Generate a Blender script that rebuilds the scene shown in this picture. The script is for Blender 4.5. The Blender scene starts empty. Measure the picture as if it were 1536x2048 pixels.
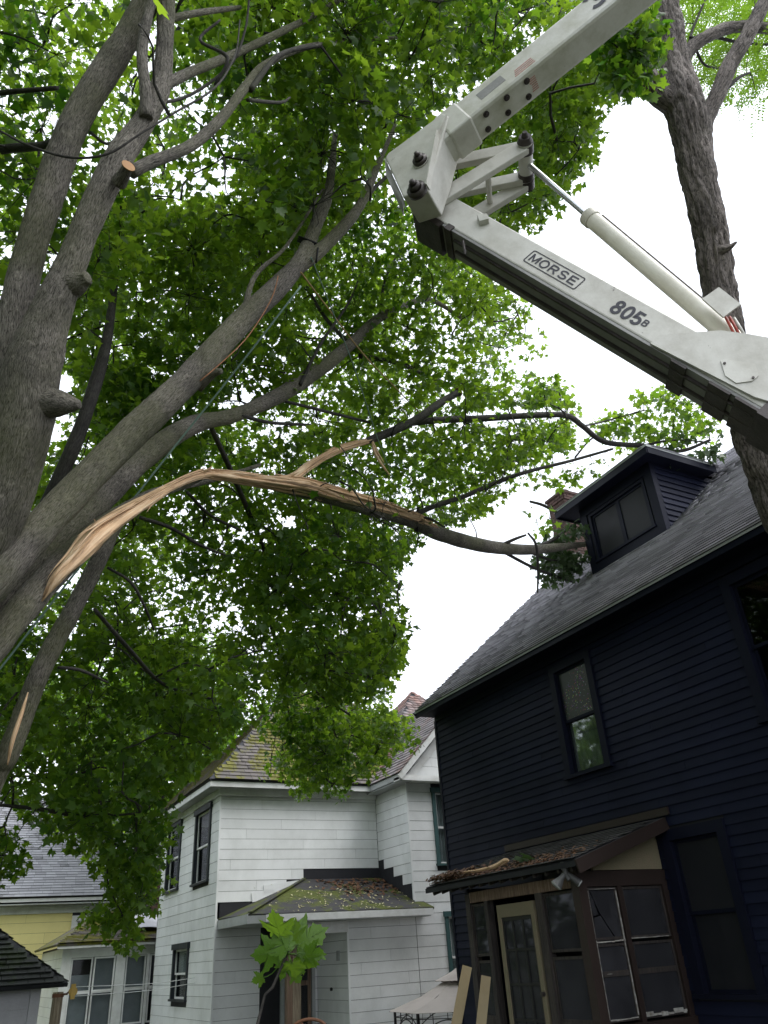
import bpy, math, random
import numpy as np
from mathutils import Matrix, Vector
random.seed(7); rng = np.random.default_rng(7)
SC = bpy.context.scene
COL = SC.collection
R_ = math.radians
# ------------------------------------------------------------------ camera
CP, CH, CR, FPX = R_(29.9), R_(29.4), R_(3.9), 1538.0
Fw = np.array([math.cos(CP)*math.sin(CH), math.cos(CP)*math.cos(CH), math.sin(CP)])
R0 = np.array([math.cos(CH), -math.sin(CH), 0.0]); U0 = np.cross(R0, Fw)
Rw = math.cos(CR)*R0 - math.sin(CR)*U0
Uw = math.sin(CR)*R0 + math.cos(CR)*U0
EYE = np.array([0, 0, 1.6])
cam = bpy.data.cameras.new('camera'); camo = bpy.data.objects.new('camera', cam); COL.objects.link(camo)
cam.sensor_fit = 'VERTICAL'; cam.sensor_height = 36; cam.lens = FPX/2048*36; cam.clip_end = 2000; cam.clip_start = 0.05
M = Matrix.Identity(4)
for i in range(3):
    M[i][0], M[i][1], M[i][2], M[i][3] = Rw[i], Uw[i], -Fw[i], EYE[i]
camo.matrix_world = M
SC.camera = camo
# ------------------------------------------------------------------ sky, sun, exposure
SUN_EL, SUN_AZ = R_(55), R_(142)          # azimuth to the right of +Y
w = bpy.data.worlds.new('World'); SC.world = w; w.use_nodes = True
nt = w.node_tree; nt.nodes.clear()
sky = nt.nodes.new('ShaderNodeTexSky'); sky.sky_type = 'NISHITA'; sky.sun_disc = False
sky.sun_elevation = SUN_EL; sky.sun_rotation = SUN_AZ; sky.dust_density = 4; sky.air_density = 1.2
hs = nt.nodes.new('ShaderNodeHueSaturation'); hs.inputs['Saturation'].default_value = 0.12
mx = nt.nodes.new('ShaderNodeMix'); mx.data_type = 'RGBA'; mx.inputs[0].default_value = 0.65
mx.inputs[7].default_value = (9.8, 10.4, 11.5, 1)      # even overcast cloud layer
bg = nt.nodes.new('ShaderNodeBackground'); bg.inputs[1].default_value = 0.15
wo = nt.nodes.new('ShaderNodeOutputWorld')
nt.links.new(sky.outputs[0], hs.inputs['Color']); nt.links.new(hs.outputs[0], mx.inputs[6])
nt.links.new(mx.outputs[2], bg.inputs[0]); nt.links.new(bg.outputs[0], wo.inputs[0])
sl = bpy.data.lights.new('sun', 'SUN'); sl.energy = 1.1; sl.angle = R_(40); sl.color = (1, .97, .92)
so = bpy.data.objects.new('sun', sl); COL.objects.link(so)
sd = Vector((math.cos(SUN_EL)*math.sin(SUN_AZ), math.cos(SUN_EL)*math.cos(SUN_AZ), math.sin(SUN_EL)))
so.rotation_euler = sd.to_track_quat('Z', 'Y').to_euler(); so.location = (0, 0, 30)
vs = SC.view_settings; vs.view_transform = 'Standard'; vs.look = 'None'; vs.gamma = 1; vs.exposure = 0.66; vs.use_curve_mapping = False
SC.cycles.max_bounces = 8; SC.cycles.diffuse_bounces = 3; SC.cycles.glossy_bounces = 3
SC.cycles.transmission_bounces = 5; SC.cycles.transparent_max_bounces = 12; SC.cycles.sample_clamp_indirect = 6

# ------------------------------------------------------------------ helpers
def ray(x, y): return Fw + Rw*((x-768)/FPX) - Uw*((y-1024)/FPX)
def at(x, y, d): return EYE + ray(x, y)*d            # photo pixel + distance along the optical axis
def pl(x, y, ax, v):
    d = ray(x, y); return EYE + d*((v-EYE[ax])/d[ax])
def depth_px(P):
    v = np.asarray(P)-EYE; z = v@Fw
    return 768+FPX*(v@Rw)/z, 1024-FPX*(v@Uw)/z, z
def nrm(v): v = np.asarray(v, float); return v/np.linalg.norm(v)
def gz(x, y):                                        # ground height: the yard falls away towards the houses
    t = np.clip((np.asarray(y, float)+0.3*np.asarray(x, float)-3)/7.0, 0, 1); return -1.3*t*t*(3-2*t)

class MB:
    def __init__(s): s.v = []; s.f = []; s.m = []
    def add(s, vs, fs, mi=0):
        o = len(s.v); s.v += [tuple(map(float, p)) for p in vs]; s.f += [tuple(i+o for i in f) for f in fs]; s.m += [mi]*len(fs)
    def obox(s, c, ax, ay, az, hx, hy, hz, mi=0):    # oriented box
        c, ax, ay, az = map(np.asarray, (c, ax, ay, az)); vs = []
        for k in (-1, 1):
            for j in (-1, 1):
                for i in (-1, 1): vs.append(c+ax*hx*i+ay*hy*j+az*hz*k)
        fs = [(0, 2, 3, 1), (4, 5, 7, 6), (0, 1, 5, 4), (2, 6, 7, 3), (0, 4, 6, 2), (1, 3, 7, 5)]
        if np.dot(np.cross(ax, ay), az) < 0: fs = [f[::-1] for f in fs]
        s.add(vs, fs, mi)
    def box(s, x0, x1, y0, y1, z0, z1, mi=0):
        s.obox(((x0+x1)/2, (y0+y1)/2, (z0+z1)/2), (1, 0, 0), (0, 1, 0), (0, 0, 1), (x1-x0)/2, (y1-y0)/2, (z1-z0)/2, mi)
    def beam(s, a, b, w, h, up=(0, 0, 1), mi=0):
        a, b = np.asarray(a, float), np.asarray(b, float); ax = nrm(b-a); side = np.cross(ax, up)
        if np.linalg.norm(side) < 1e-4: side = np.cross(ax, (1, 0, 0))
        side = nrm(side); u = np.cross(side, ax)
        s.obox((a+b)/2, ax, side, u, np.linalg.norm(b-a)/2, w/2, h/2, mi)
    def cyl(s, a, b, r, n=16, r2=None, mi=0):
        a, b = np.asarray(a, float), np.asarray(b, float); ax = nrm(b-a)
        u = np.cross(ax, (0, 0, 1)) if abs(ax[2]) < .9 else np.cross(ax, (1, 0, 0)); u = nrm(u); v = np.cross(ax, u)
        r2 = r if r2 is None else r2
        vs = [a+(u*math.cos(t)+v*math.sin(t))*r for t in np.linspace(0, 2*math.pi, n, False)]
        vs += [b+(u*math.cos(t)+v*math.sin(t))*r2 for t in np.linspace(0, 2*math.pi, n, False)]
        fs = [(i, (i+1) % n, n+(i+1) % n, n+i) for i in range(n)] + [tuple(range(n))[::-1], tuple(range(n, 2*n))]
        s.add(vs, fs, mi)
    def prism(s, poly, off, mi=0):                   # polygon (3D points) extruded by off
        n = len(poly); off = np.asarray(off, float); p = [np.asarray(q, float) for q in poly]
        s.add(p+[q+off for q in p], [tuple(range(n))[::-1], tuple(range(n, 2*n))]+[(i, (i+1) % n, n+(i+1) % n, n+i) for i in range(n)], mi)
    def build(s, name, mat, parent=None, smooth=False, bevel=0, **k):
        me = bpy.data.meshes.new(name); me.from_pydata(s.v, [], s.f)
        for m_ in (mat if isinstance(mat, (list, tuple)) else [mat]): me.materials.append(m_)
        if any(s.m): me.polygons.foreach_set('material_index', s.m)
        if smooth: me.polygons.foreach_set('use_smooth', [True]*len(s.f))
        me.update()
        import bmesh
        b_ = bmesh.new(); b_.from_mesh(me); bmesh.ops.recalc_face_normals(b_, faces=b_.faces); b_.to_mesh(me); b_.free()
        o = link(name, me, parent, **k)
        if bevel:
            md = o.modifiers.new('bevel', 'BEVEL'); md.width = bevel; md.segments = 2; md.limit_method = 'ANGLE'; md.angle_limit = R_(40)
        return o

def link(name, data, parent=None, mat4=None, **k):
    o = bpy.data.objects.new(name, data); COL.objects.link(o)
    if mat4 is not None: o.matrix_basis = mat4
    if parent is not None:
        o.parent = parent
        if parent.type == 'EMPTY': o.matrix_parent_inverse = Matrix.Translation(-parent.location)
    for a, b in k.items(): o[a] = b
    return o
def thing(name, label, cat, loc, group=None):
    o = bpy.data.objects.new(name, None); COL.objects.link(o); o.location = [float(q) for q in loc]; o.empty_display_size = .2
    o['label'] = label; o['category'] = cat
    if group: o['group'] = group
    return o
def tag(o, label, cat, group=None):
    o['label'] = label; o['category'] = cat
    if group: o['group'] = group
    return o
def npmesh(name, V, F, mats, smooth=False, attr=None):
    """V (n,3); F list of (m,k) index arrays"""
    me = bpy.data.meshes.new(name)
    loops = np.concatenate([f.ravel() for f in F]); cnt = np.concatenate([np.full(len(f), f.shape[1]) for f in F])
    me.vertices.add(len(V)); me.vertices.foreach_set('co', np.asarray(V, np.float32).ravel())
    me.loops.add(len(loops)); me.loops.foreach_set('vertex_index', loops.astype(np.int32))
    me.polygons.add(len(cnt)); st = np.concatenate([[0], np.cumsum(cnt)[:-1]])
    me.polygons.foreach_set('loop_start', st.astype(np.int32)); me.polygons.foreach_set('loop_total', cnt.astype(np.int32))
    if smooth: me.polygons.foreach_set('use_smooth', np.ones(len(cnt), bool))
    if attr is not None:
        at_ = me.attributes.new('bark', 'FLOAT_VECTOR', 'POINT'); at_.data.foreach_set('vector', np.asarray(attr, np.float32).ravel())
    me.update(calc_edges=True)
    for m_ in (mats if isinstance(mats, (list, tuple)) else [mats]): me.materials.append(m_)
    return me

# value noise
_L = rng.random((32, 32, 32))
def vnoise(P, s):
    P = np.asarray(P, float)*s; i = np.floor(P).astype(int); f = P-i; f = f*f*(3-2*f); i0 = i % 32; i1 = (i+1) % 32
    r = 0
    for a in (0, 1):
        for b in (0, 1):
            for c in (0, 1):
                wgt = (f[..., 0] if a else 1-f[..., 0])*(f[..., 1] if b else 1-f[..., 1])*(f[..., 2] if c else 1-f[..., 2])
                r = r+wgt*_L[(i1 if a else i0)[..., 0], (i1 if b else i0)[..., 1], (i1 if c else i0)[..., 2]]
    return r

# ------------------------------------------------------------------ materials
def nodes(name):
    m = bpy.data.materials.new(name); m.use_nodes = True; t = m.node_tree; b = t.nodes['Principled BSDF']
    def N(kind, **kw):
        n = t.nodes.new('ShaderNode'+kind)
        for k, v in kw.items():
            if k[0] == '_': n.inputs[int(k[1:])].default_value = v
            elif k.startswith('i_'): n.inputs[k[2:].replace('_', ' ')].default_value = v
            else: setattr(n, k, v)
        return n
    return m, t, b, N, t.links.new
def c4(c): return (c[0], c[1], c[2], 1)
def ramp(N, L, src, stops):
    r = N('ValToRGB'); e = r.color_ramp.elements
    while len(e) < len(stops): e.new(0.5)
    for k, (p, c) in enumerate(stops): e[k].position = p; e[k].color = c4(c) if len(c) == 3 else c
    L(src, r.inputs[0]); return r.outputs[0]
def mixc(N, L, f, a, b, mode='MIX'):
    n = N('Mix', data_type='RGBA', blend_type=mode)
    for k, v in ((0, f), (6, a), (7, b)):
        if isinstance(v, (int, float)): n.inputs[k].default_value = v
        elif isinstance(v, tuple): n.inputs[k].default_value = c4(v)
        else: L(v, n.inputs[k])
    return n.outputs[2]
def paint(name, col, rough=.55, var=.12, dirt=None, dirt_amt=.4, dscale=1.5, bump=.15, bscale=40, spec=.4, objvar=.12, stretch=(1, 1, 1), metal=0, chips=None):
    """painted / weathered surface: base colour, per-object variation, broad grime with its own shape, fine relief"""
    m, t, b, N, L = nodes(name)
    tc = N('TexCoord'); geo = N('NewGeometry'); mp = N('Mapping', i_Scale=stretch); L(geo.outputs['Position'], mp.inputs[0])
    n1 = N('TexNoise', i_Scale=dscale, i_Detail=6, i_Roughness=.65); L(mp.outputs[0], n1.inputs[0])
    n2 = N('TexNoise', i_Scale=bscale, i_Detail=5, i_Roughness=.6); L(mp.outputs[0], n2.inputs[0])
    dk = dirt or tuple(q*.45 for q in col)
    f = ramp(N, L, n1.outputs[0], [(.42, (0, 0, 0)), (.78, (dirt_amt,)*3)])
    c = mixc(N, L, f, col, dk)
    if chips:
        n5 = N('TexNoise', i_Scale=13, i_Detail=9, i_Roughness=.75); L(mp.outputs[0], n5.inputs[0])
        c = mixc(N, L, ramp(N, L, n5.outputs[0], [(.66, (0, 0, 0)), (.69, (.85,)*3)]), c, chips)
    oi = N('ObjectInfo'); mr = N('MapRange', _3=1-objvar, _4=1+objvar); L(oi.outputs['Random'], mr.inputs[0])
    mr2 = N('MapRange', _3=1-var, _4=1+var); L(n2.outputs[0], mr2.inputs[0])
    mu = N('Math', operation='MULTIPLY'); L(mr.outputs[0], mu.inputs[0]); L(mr2.outputs[0], mu.inputs[1])
    vm = N('VectorMath', operation='SCALE'); L(c, vm.inputs[0]); L(mu.outputs[0], vm.inputs[3])
    L(vm.outputs[0], b.inputs['Base Color'])
    b.inputs['Roughness'].default_value = rough; b.inputs['Metallic'].default_value = metal
    b.inputs['Specular IOR Level'].default_value = spec
    rr = N('MapRange', _3=max(.05, rough-.12), _4=min(1, rough+.15)); L(n1.outputs[0], rr.inputs[0]); L(rr.outputs[0], b.inputs['Roughness'])
    bp = N('Bump', i_Strength=bump, i_Distance=.01); L(n2.outputs[0], bp.inputs['Height']); L(bp.outputs[0], b.inputs['Normal'])
    return m
def shingle_mat(name, col, moss=None, moss_amt=0, rough=.6, objvar=.25, spec=.4, tint=None):
    m, t, b, N, L = nodes(name)
    geo = N('NewGeometry'); P = geo.outputs['Position']
    n1 = N('TexNoise', i_Scale=.55, i_Detail=7, i_Roughness=.7); L(P, n1.inputs[0])
    n2 = N('TexNoise', i_Scale=90, i_Detail=3); L(P, n2.inputs[0])
    isl = N('MapRange', _3=1-objvar, _4=1+objvar); L(geo.outputs['Random Per Island'], isl.inputs[0])
    oi = N('ObjectInfo'); mo = N('MapRange', _3=1-objvar*.6, _4=1+objvar*.6); L(oi.outputs['Random'], mo.inputs[0])
    gr = N('MapRange', _3=.7, _4=1.3); L(n2.outputs[0], gr.inputs[0])
    a = N('Math', operation='MULTIPLY'); L(isl.outputs[0], a.inputs[0]); L(gr.outputs[0], a.inputs[1])
    a2 = N('Math', operation='MULTIPLY'); L(a.outputs[0], a2.inputs[0]); L(mo.outputs[0], a2.inputs[1])
    base = col
    if tint:
        f = ramp(N, L, n1.outputs[0], [(.45, (0, 0, 0)), (.62, (1, 1, 1))]); base = mixc(N, L, f, col, tint)
    vm = N('VectorMath', operation='SCALE')
    if isinstance(base, tuple): vm.inputs[0].default_value = base
    else: L(base, vm.inputs[0])
    L(a2.outputs[0], vm.inputs[3]); c = vm.outputs[0]
    if moss:
        n3 = N('TexNoise', i_Scale=1.1, i_Detail=9, i_Roughness=.72); L(P, n3.inputs[0])
        f = ramp(N, L, n3.outputs[0], [(.60-moss_amt*.25, (0, 0, 0)), (.66-moss_amt*.25, (1, 1, 1))])
        n4 = N('TexNoise', i_Scale=14, i_Detail=4); L(P, n4.inputs[0])
        mc = ramp(N, L, n4.outputs[0], [(.3, tuple(q*.5 for q in moss)), (.7, moss)])
        c = mixc(N, L, f, c, mc)
    L(c, b.inputs['Base Color']); b.inputs['Roughness'].default_value = rough; b.inputs['Specular IOR Level'].default_value = spec
    bp = N('Bump', i_Strength=.35, i_Distance=.006); L(n2.outputs[0], bp.inputs['Height']); L(bp.outputs[0], b.inputs['Normal'])
    return m
def bark_mat(name, dark, light, moss, moss_amt, sc=(9, 9, 1.6), bump=.9, crack=1.0):
    m, t, b, N, L = nodes(name)
    A = N('Attribute', attribute_name='bark'); mp = N('Mapping', i_Scale=sc); L(A.outputs['Vector'], mp.inputs[0])
    n1 = N('TexNoise', i_Scale=3.2, i_Detail=8, i_Roughness=.7, i_Distortion=.6); L(mp.outputs[0], n1.inputs[0])
    v1 = N('TexVoronoi', feature='DISTANCE_TO_EDGE', i_Scale=2.6); 
    mp2 = N('Mapping', i_Scale=(sc[0], sc[1], sc[2]*.9)); L(A.outputs['Vector'], mp2.inputs[0])
    dn = N('TexNoise', i_Scale=1.5, i_Detail=3); L(mp2.outputs[0], dn.inputs[0])
    dm = mixc(N, L, .35, mp2.outputs[0], dn.outputs[1], 'ADD'); L(dm, v1.inputs[0])
    geo = N('NewGeometry')
    n2 = N('TexNoise', i_Scale=1.3, i_Detail=5); L(geo.outputs['Position'], n2.inputs[0])
    n3 = N('TexNoise', i_Scale=16, i_Detail=6, i_Roughness=.7); L(geo.outputs['Position'], n3.inputs[0])
    ed = N('MapRange', _1=0, _2=.16, _3=0, _4=1); L(v1.outputs['Distance'], ed.inputs[0])
    hsum = N('Math', operation='MULTIPLY_ADD', _1=crack*.55); L(ed.outputs[0], hsum.inputs[0]); L(n1.outputs[0], hsum.inputs[2])
    c = ramp(N, L, hsum.outputs[0], [(.42, dark), (.62, tuple((p+q)*.42 for p, q in zip(dark, light))), (1.0, light)])
    # pale lichen patches and green moss
    fl = ramp(N, L, n3.outputs[0], [(.58, (0, 0, 0)), (.70, (.5,)*3)])
    c = mixc(N, L, fl, c, tuple(min(1, q*1.5) for q in light))
    n6 = N('TexNoise', i_Scale=2.4, i_Detail=4, i_Roughness=.6); L(geo.outputs['Position'], n6.inputs[0]); tm = N('MapRange', _1=.3, _2=.7, _3=.55, _4=1.35); L(n6.outputs[0], tm.inputs[0])
    sv_ = N('VectorMath', operation='SCALE'); L(c, sv_.inputs[0]); L(tm.outputs[0], sv_.inputs[3]); c = sv_.outputs[0]
    mf = ramp(N, L, n2.outputs[0], [(.56-moss_amt*.2, (0, 0, 0)), (.72-moss_amt*.2, (.75,)*3)])
    mm = N('Math', operation='MULTIPLY'); L(mf, mm.inputs[0]); L(n3.outputs[0], mm.inputs[1])
    c = mixc(N, L, mm.outputs[0], c, moss)
    L(c, b.inputs['Base Color']); b.inputs['Roughness'].default_value = .75; b.inputs['Specular IOR Level'].default_value = .3
    bp = N('Bump', i_Strength=bump, i_Distance=.02); L(hsum.outputs[0], bp.inputs['Height']); L(bp.outputs[0], b.inputs['Normal'])
    return m
def leaf_mat(name, ca, cb, ta, tb, rough=.42, tw=.5, isl=True):
    m, t, b, N, L = nodes(name)
    geo = N('NewGeometry'); oi = N('ObjectInfo')
    rv = N('Math', operation='ADD'); L(geo.outputs['Random Per Island'], rv.inputs[0]); L(oi.outputs['Random'], rv.inputs[1])
    fr = N('Math', operation='FRACT'); L(rv.outputs[0], fr.inputs[0])
    nz = N('TexNoise', i_Scale=.5, i_Detail=3); L(geo.outputs['Position'], nz.inputs[0])
    av = N('Math', operation='MULTIPLY_ADD', _1=.6); L(fr.outputs[0], av.inputs[0])
    nsc = N('MapRange', _1=.3, _2=.7, _3=-.1, _4=.5); L(nz.outputs[0], nsc.inputs[0]); L(nsc.outputs[0], av.inputs[2])
    c = mixc(N, L, av.outputs[0], ca, cb); tc = mixc(N, L, av.outputs[0], ta, tb)
    L(c, b.inputs['Base Color']); b.inputs['Roughness'].default_value = rough; b.inputs['Specular IOR Level'].default_value = .35
    tr = N('BsdfTranslucent'); L(tc, tr.inputs[0])
    ms = N('MixShader', _0=tw); L(b.outputs[0], ms.inputs[1]); L(tr.outputs[0], ms.inputs[2])
    L(ms.outputs[0], t.nodes['Material Output'].inputs[0])
    return m
def wood_mat(name, a, bcol, sc=(30, 30, 1.2), rough=.6, attr=True):
    m, t, b, N, L = nodes(name)
    if attr: A = N('Attribute', attribute_name='bark').outputs['Vector']
    else: A = N('TexCoord').outputs['Object']
    mp = N('Mapping', i_Scale=sc); L(A, mp.inputs[0])
    n = N('TexNoise', i_Scale=2.2, i_Detail=8, i_Roughness=.65, i_Distortion=.5); L(mp.outputs[0], n.inputs[0])
    n2 = N('TexNoise', i_Scale=3, i_Detail=4); L(N('NewGeometry').outputs['Position'], n2.inputs[0])
    c = ramp(N, L, n.outputs[0], [(.36, tuple(q*.30 for q in a)), (.47, a), (.66, bcol)])
    f = ramp(N, L, n2.outputs[0], [(.45, (0, 0, 0)), (.8, (.55,)*3)]); c = mixc(N, L, f, c, tuple(q*.6 for q in a))
    L(c, b.inputs['Base Color']); b.inputs['Roughness'].default_value = rough
    bp = N('Bump', i_Strength=.8, i_Distance=.02); L(n.outputs[0], bp.inputs['Height']); L(bp.outputs[0], b.inputs['Normal'])
    return m
def glass_mat(name, tint=(.55, .6, .62), refl=1.0, dust=0):
    m, t, b, N, L = nodes(name)
    fz = N('Fresnel', i_IOR=1.45); tr = N('BsdfTransparent'); tr.inputs[0].default_value = c4(tint)
    gl = N('BsdfGlossy', i_Roughness=.04); gl.inputs[0].default_value = (refl, refl, refl, 1)
    mr = N('MapRange', _3=.0, _4=.26); L(fz.outputs[0], mr.inputs[0])
    ms = N('MixShader'); L(mr.outputs[0], ms.inputs[0]); L(tr.outputs[0], ms.inputs[1]); L(gl.outputs[0], ms.inputs[2])
    if dust:
        df = N('BsdfDiffuse'); df.inputs[0].default_value = (.13, .13, .145, 1); nz = N('TexNoise', i_Scale=3.5, i_Detail=6, i_Roughness=.7); L(N('NewGeometry').outputs['Position'], nz.inputs[0])
        f = ramp(N, L, nz.outputs[0], [(.3, (dust*.35,)*3), (.75, (dust,)*3)]); m2 = N('MixShader'); L(f, m2.inputs[0]); L(ms.outputs[0], m2.inputs[1]); L(df.outputs[0], m2.inputs[2]); ms = m2
    L(ms.outputs[0], t.nodes['Material Output'].inputs[0]); return m
def film_mat(name):
    m, t, b, N, L = nodes(name); P = N('NewGeometry').outputs['Position']
    v = N('TexVoronoi', i_Scale=34); L(P, v.inputs[0]); n = N('TexNoise', i_Scale=2.2, i_Detail=3); L(P, n.inputs[0])
    f = ramp(N, L, v.outputs['Distance'], [(.16, (1, 1, 1)), (.24, (0, 0, 0))]); f2 = ramp(N, L, n.outputs[0], [(.42, (0, 0, 0)), (.55, (1, 1, 1))])
    mu = N('Math', operation='MULTIPLY'); L(f, mu.inputs[0]); L(f2, mu.inputs[1])
    hsv = N('HueSaturation', i_Saturation=1.6); L(v.outputs['Color'], hsv.inputs['Color'])
    c = mixc(N, L, mu.outputs[0], (.035, .04, .038), hsv.outputs[0]); L(c, b.inputs['Base Color']); b.inputs['Roughness'].default_value = .4
    return m
def brick_mat(name, a=(.28, .11, .07)):
    return paint(name, a, .85, .3, tuple(q*.35 for q in a), .7, 3, .5, 30, objvar=.3)

MT = {}
MT['navy'] = paint('navy_paint', (.0095, .0122, .030), .6, .25, (.0055, .0065, .014), .6, 1.2, .15, 60, .14, .16)
MT['film'] = film_mat('sparkling_window_film')
MT['navytrim'] = paint('navy_trim', (.0068, .0084, .020), .55, .15, None, .5, 1.5, .1, 60, .16)
MT['darkroof'] = shingle_mat('dark_shingle', (.385, .37, .41), rough=.36, objvar=.45, spec=.8)
MT['porchroof'] = shingle_mat('worn_porch_shingle', (.055, .053, .052), None, 0, .7, .5)
MT['white'] = paint('white_siding', (.77, .785, .785), .6, .06, (.40, .42, .40), .55, .9, .12, 50, .3, .05, (1, 1, .8))
MT['whitetrim'] = paint('white_trim', (.74, .75, .74), .55, .08, (.35, .34, .30), .6, 2.2, .1, 60)
MT['greytrim'] = paint('grey_trim', (.42, .44, .44), .6, .1, (.2, .2, .19), .6, 2, .1, 60)
MT['greentrim'] = paint('green_trim', (.035, .085, .085), .5, .12, None, .4, 2, .1, 60)
MT['blacktrim'] = paint('black_trim', (.016, .022, .028), .5, .12, None, .4, 2, .1, 60)
MT['tar'] = paint('tar_paper', (.018, .019, .024), .7, .2, None, .5, 2, .3, 40)
MT['felt'] = shingle_mat('roll_roofing', (.032, .031, .033), (.080, .098, .010), .42, .8, .2)
MT['mossroof'] = shingle_mat('mossy_shingle', (.10, .088, .082), (.14, .135, .012), .58, .75, .3)
MT['redroof'] = shingle_mat('red_shingle', (.16, .145, .145), None, 0, .75, .3, tint=(.21, .125, .105))
MT['yellow'] = paint('yellow_siding', (.72, .64, .27), .6, .06, (.55, .48, .22), .4, 1.5, .12, 50, .3, .05)
MT['yroof'] = shingle_mat('grey_slate', (.25, .25, .27), None, 0, .65, .35)
MT['shedroof'] = shingle_mat('shed_shingle', (.018, .021, .020), (.025, .04, .010), .4, .75, .4)
MT['shedwall'] = paint('shed_boards', (.42, .42, .45), .65, .1, (.25, .25, .26), .5, 2, .15, 40)
MT['interior'] = paint('dark_interior', (.03, .03, .032), .9)
MT['curtain'] = paint('pale_curtain', (.16, .18, .16), .9, .1, None, .3, 4, .2, 30, stretch=(6, 6, .5))
MT['shade'] = paint('pale_window_shade', (.34, .35, .36), .8, .1, (.2, .2, .2), .6, 2)
MT['blind'] = paint('grey_blind', (.30, .33, .32), .8)
MT['glass'] = glass_mat('window_glass', (.82, .85, .86)); MT['glassdim'] = glass_mat('dusty_glass', (.30, .31, .33), dust=.38)
MT['screen'] = paint('insect_screen', (.008, .009, .013), .6, .2, (.016, .016, .018), .8, 3, .1, 80)
MT['brown'] = paint('brown_paint', (.027, .018, .015), .5, .2, (.035, .02, .018), .6, 4, .25, 60)
MT['brownwood'] = wood_mat('weathered_brown_wood', (.16, .10, .065), (.24, .17, .12), (20, 20, 1), .7, False)
MT['darkwood'] = wood_mat('dark_wood', (.035, .028, .026), (.07, .055, .045), (20, 20, 1), .7, False)
MT['cream'] = paint('peeling_cream_paint', (.21, .185, .115), .7, .12, (.25, .19, .13), .8, 6, .4, 50)
MT['peel'] = paint('flaking_white_paint', (.42, .41, .38), .7, .15, (.1, .07, .05), .95, 22, .5, 60)
MT['olivewood'] = paint('lumber', (.10, .078, .036), .65, .12, (.10, .07, .03), .6, 3, .1, 30, stretch=(1, 1, .12), objvar=.25)
MT['brick'] = brick_mat('chimney_brick', (.075, .042, .034)); MT['mortar'] = paint('mortar', (.22, .20, .18), .9)
MT['boom'] = paint('boom_white', (.55, .54, .495), .38, .06, (.26, .24, .19), .75, 3.2, .08, 70, .5, .04, chips=(.05, .035, .03))
MT['boomdark'] = paint('boom_underside', (.30, .295, .29), .5, .2, (.05, .05, .055), .8, 1.8, .12, 50)  # grey steel with grime, darkened further to put underside shade into the colour
MT['algae'] = paint('algae_streaked_white', (.60, .59, .55), .45, .08, (.26, .26, .15), .75, 3.0, .1, 60, chips=(.06, .04, .03))
MT['grease'] = paint('greasy_steel', (.055, .045, .042), .38, .3, (.02, .017, .016), .8, 9, .3, 60, .5, metal=.3)
MT['steel'] = paint('chrome_rod', (.55, .56, .58), .18, .05, None, .2, 8, .03, 80, .5, metal=1)
MT['cyl'] = paint('cream_cylinder_paint', (.60, .585, .51), .4, .06, (.38, .34, .25), .6, 3, .06, 60)
MT['decal'] = paint('black_decal', (.018, .018, .03), .5, .2, None, .2, 20, .05, 60)
MT['reddecal'] = paint('faded_red_decal', (.45, .20, .18), .6, .2, None, .4, 20)
MT['redhose'] = paint('red_hose', (.35, .05, .03), .5)
MT['black'] = paint('black_metal', (.015, .015, .017), .45)
MT['canopy'] = paint('tan_canopy_fabric', (.46, .41, .37), .85, .05, (.25, .22, .2), .4, 2, .1, 90)
MT['grass'] = paint('lawn', (.045, .058, .028), .9, .4, (.07, .06, .03), .6, .7, .6, 25)
MT['pole'] = wood_mat('pole_wood', (.20, .16, .11), (.32, .27, .19), (20, 20, 1.0), .8, False)
MT['rust'] = paint('rust', (.14, .06, .03), .7, .3, (.05, .03, .02), .7, 12, .4, 60)
MT['brass'] = paint('pulley_brass', (.55, .36, .08), .5)
MT['rope_g'] = paint('green_rope', (.16, .24, .20), .8); MT['rope_y'] = paint('tan_rope', (.32, .22, .09), .8)
MT['rope_o'] = paint('orange_rope', (.25, .11, .05), .8); MT['rope_d'] = paint('dark_strap', (.012, .012, .013), .8)
MT['line'] = paint('clothes_line', (.6, .62, .6), .6)
MT['lampglass'] = paint('floodlight_bulb', (.55, .56, .56), .15, .05, None, .2, 8, .02)
MT['lampcase'] = paint('floodlight_case', (.10, .10, .10), .4)
MT['bark'] = bark_mat('maple_bark', (.036, .031, .027), (.38, .345, .30), (.10, .115, .03), .8, (36, 36, 6.0), 1.0, .32)
MT['barkdark'] = bark_mat('branch_bark', (.022, .020, .020), (.085, .078, .070), (.05, .06, .02), .1, (22, 22, 5), .5, .3)
MT['locust'] = bark_mat('locust_bark', (.024, .020, .019), (.32, .275, .25), (.08, .09, .05), -.4, (22, 22, 5), .7, .35)
MT['torn'] = wood_mat('torn_wood', (.66, .42, .235), (.90, .72, .50), (13, 13, .45), .6)
MT['cut'] = paint('sawn_wood', (.42, .23, .11), .7, .15)
MT['leaf'] = leaf_mat('maple_leaf', (.022, .058, .012), (.066, .134, .020), (.085, .24, .010), (.46, .68, .045))
MT['leafbg'] = leaf_mat('far_leaf', (.03, .068, .016), (.07, .13, .022), (.12, .29, .015), (.36, .58, .03))
MT['leafloc'] = leaf_mat('locust_leaf', (.05, .11, .012), (.09, .17, .02), (.22, .42, .02), (.34, .56, .05), .5)
MT['leafwilt'] = leaf_mat('wilted_leaf', (.04, .075, .03), (.07, .10, .045), (.06, .12, .03), (.10, .18, .04), .4, .3)
MT['leafyoung'] = leaf_mat('sapling_leaf', (.04, .10, .012), (.085, .16, .024), (.13, .32, .012), (.28, .46, .03), .33, .42)
MT['vein'] = leaf_mat('leaf_vein', (.10, .17, .05), (.12, .19, .06), (.2, .4, .08), (.25, .45, .1), .5, .4)
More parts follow.
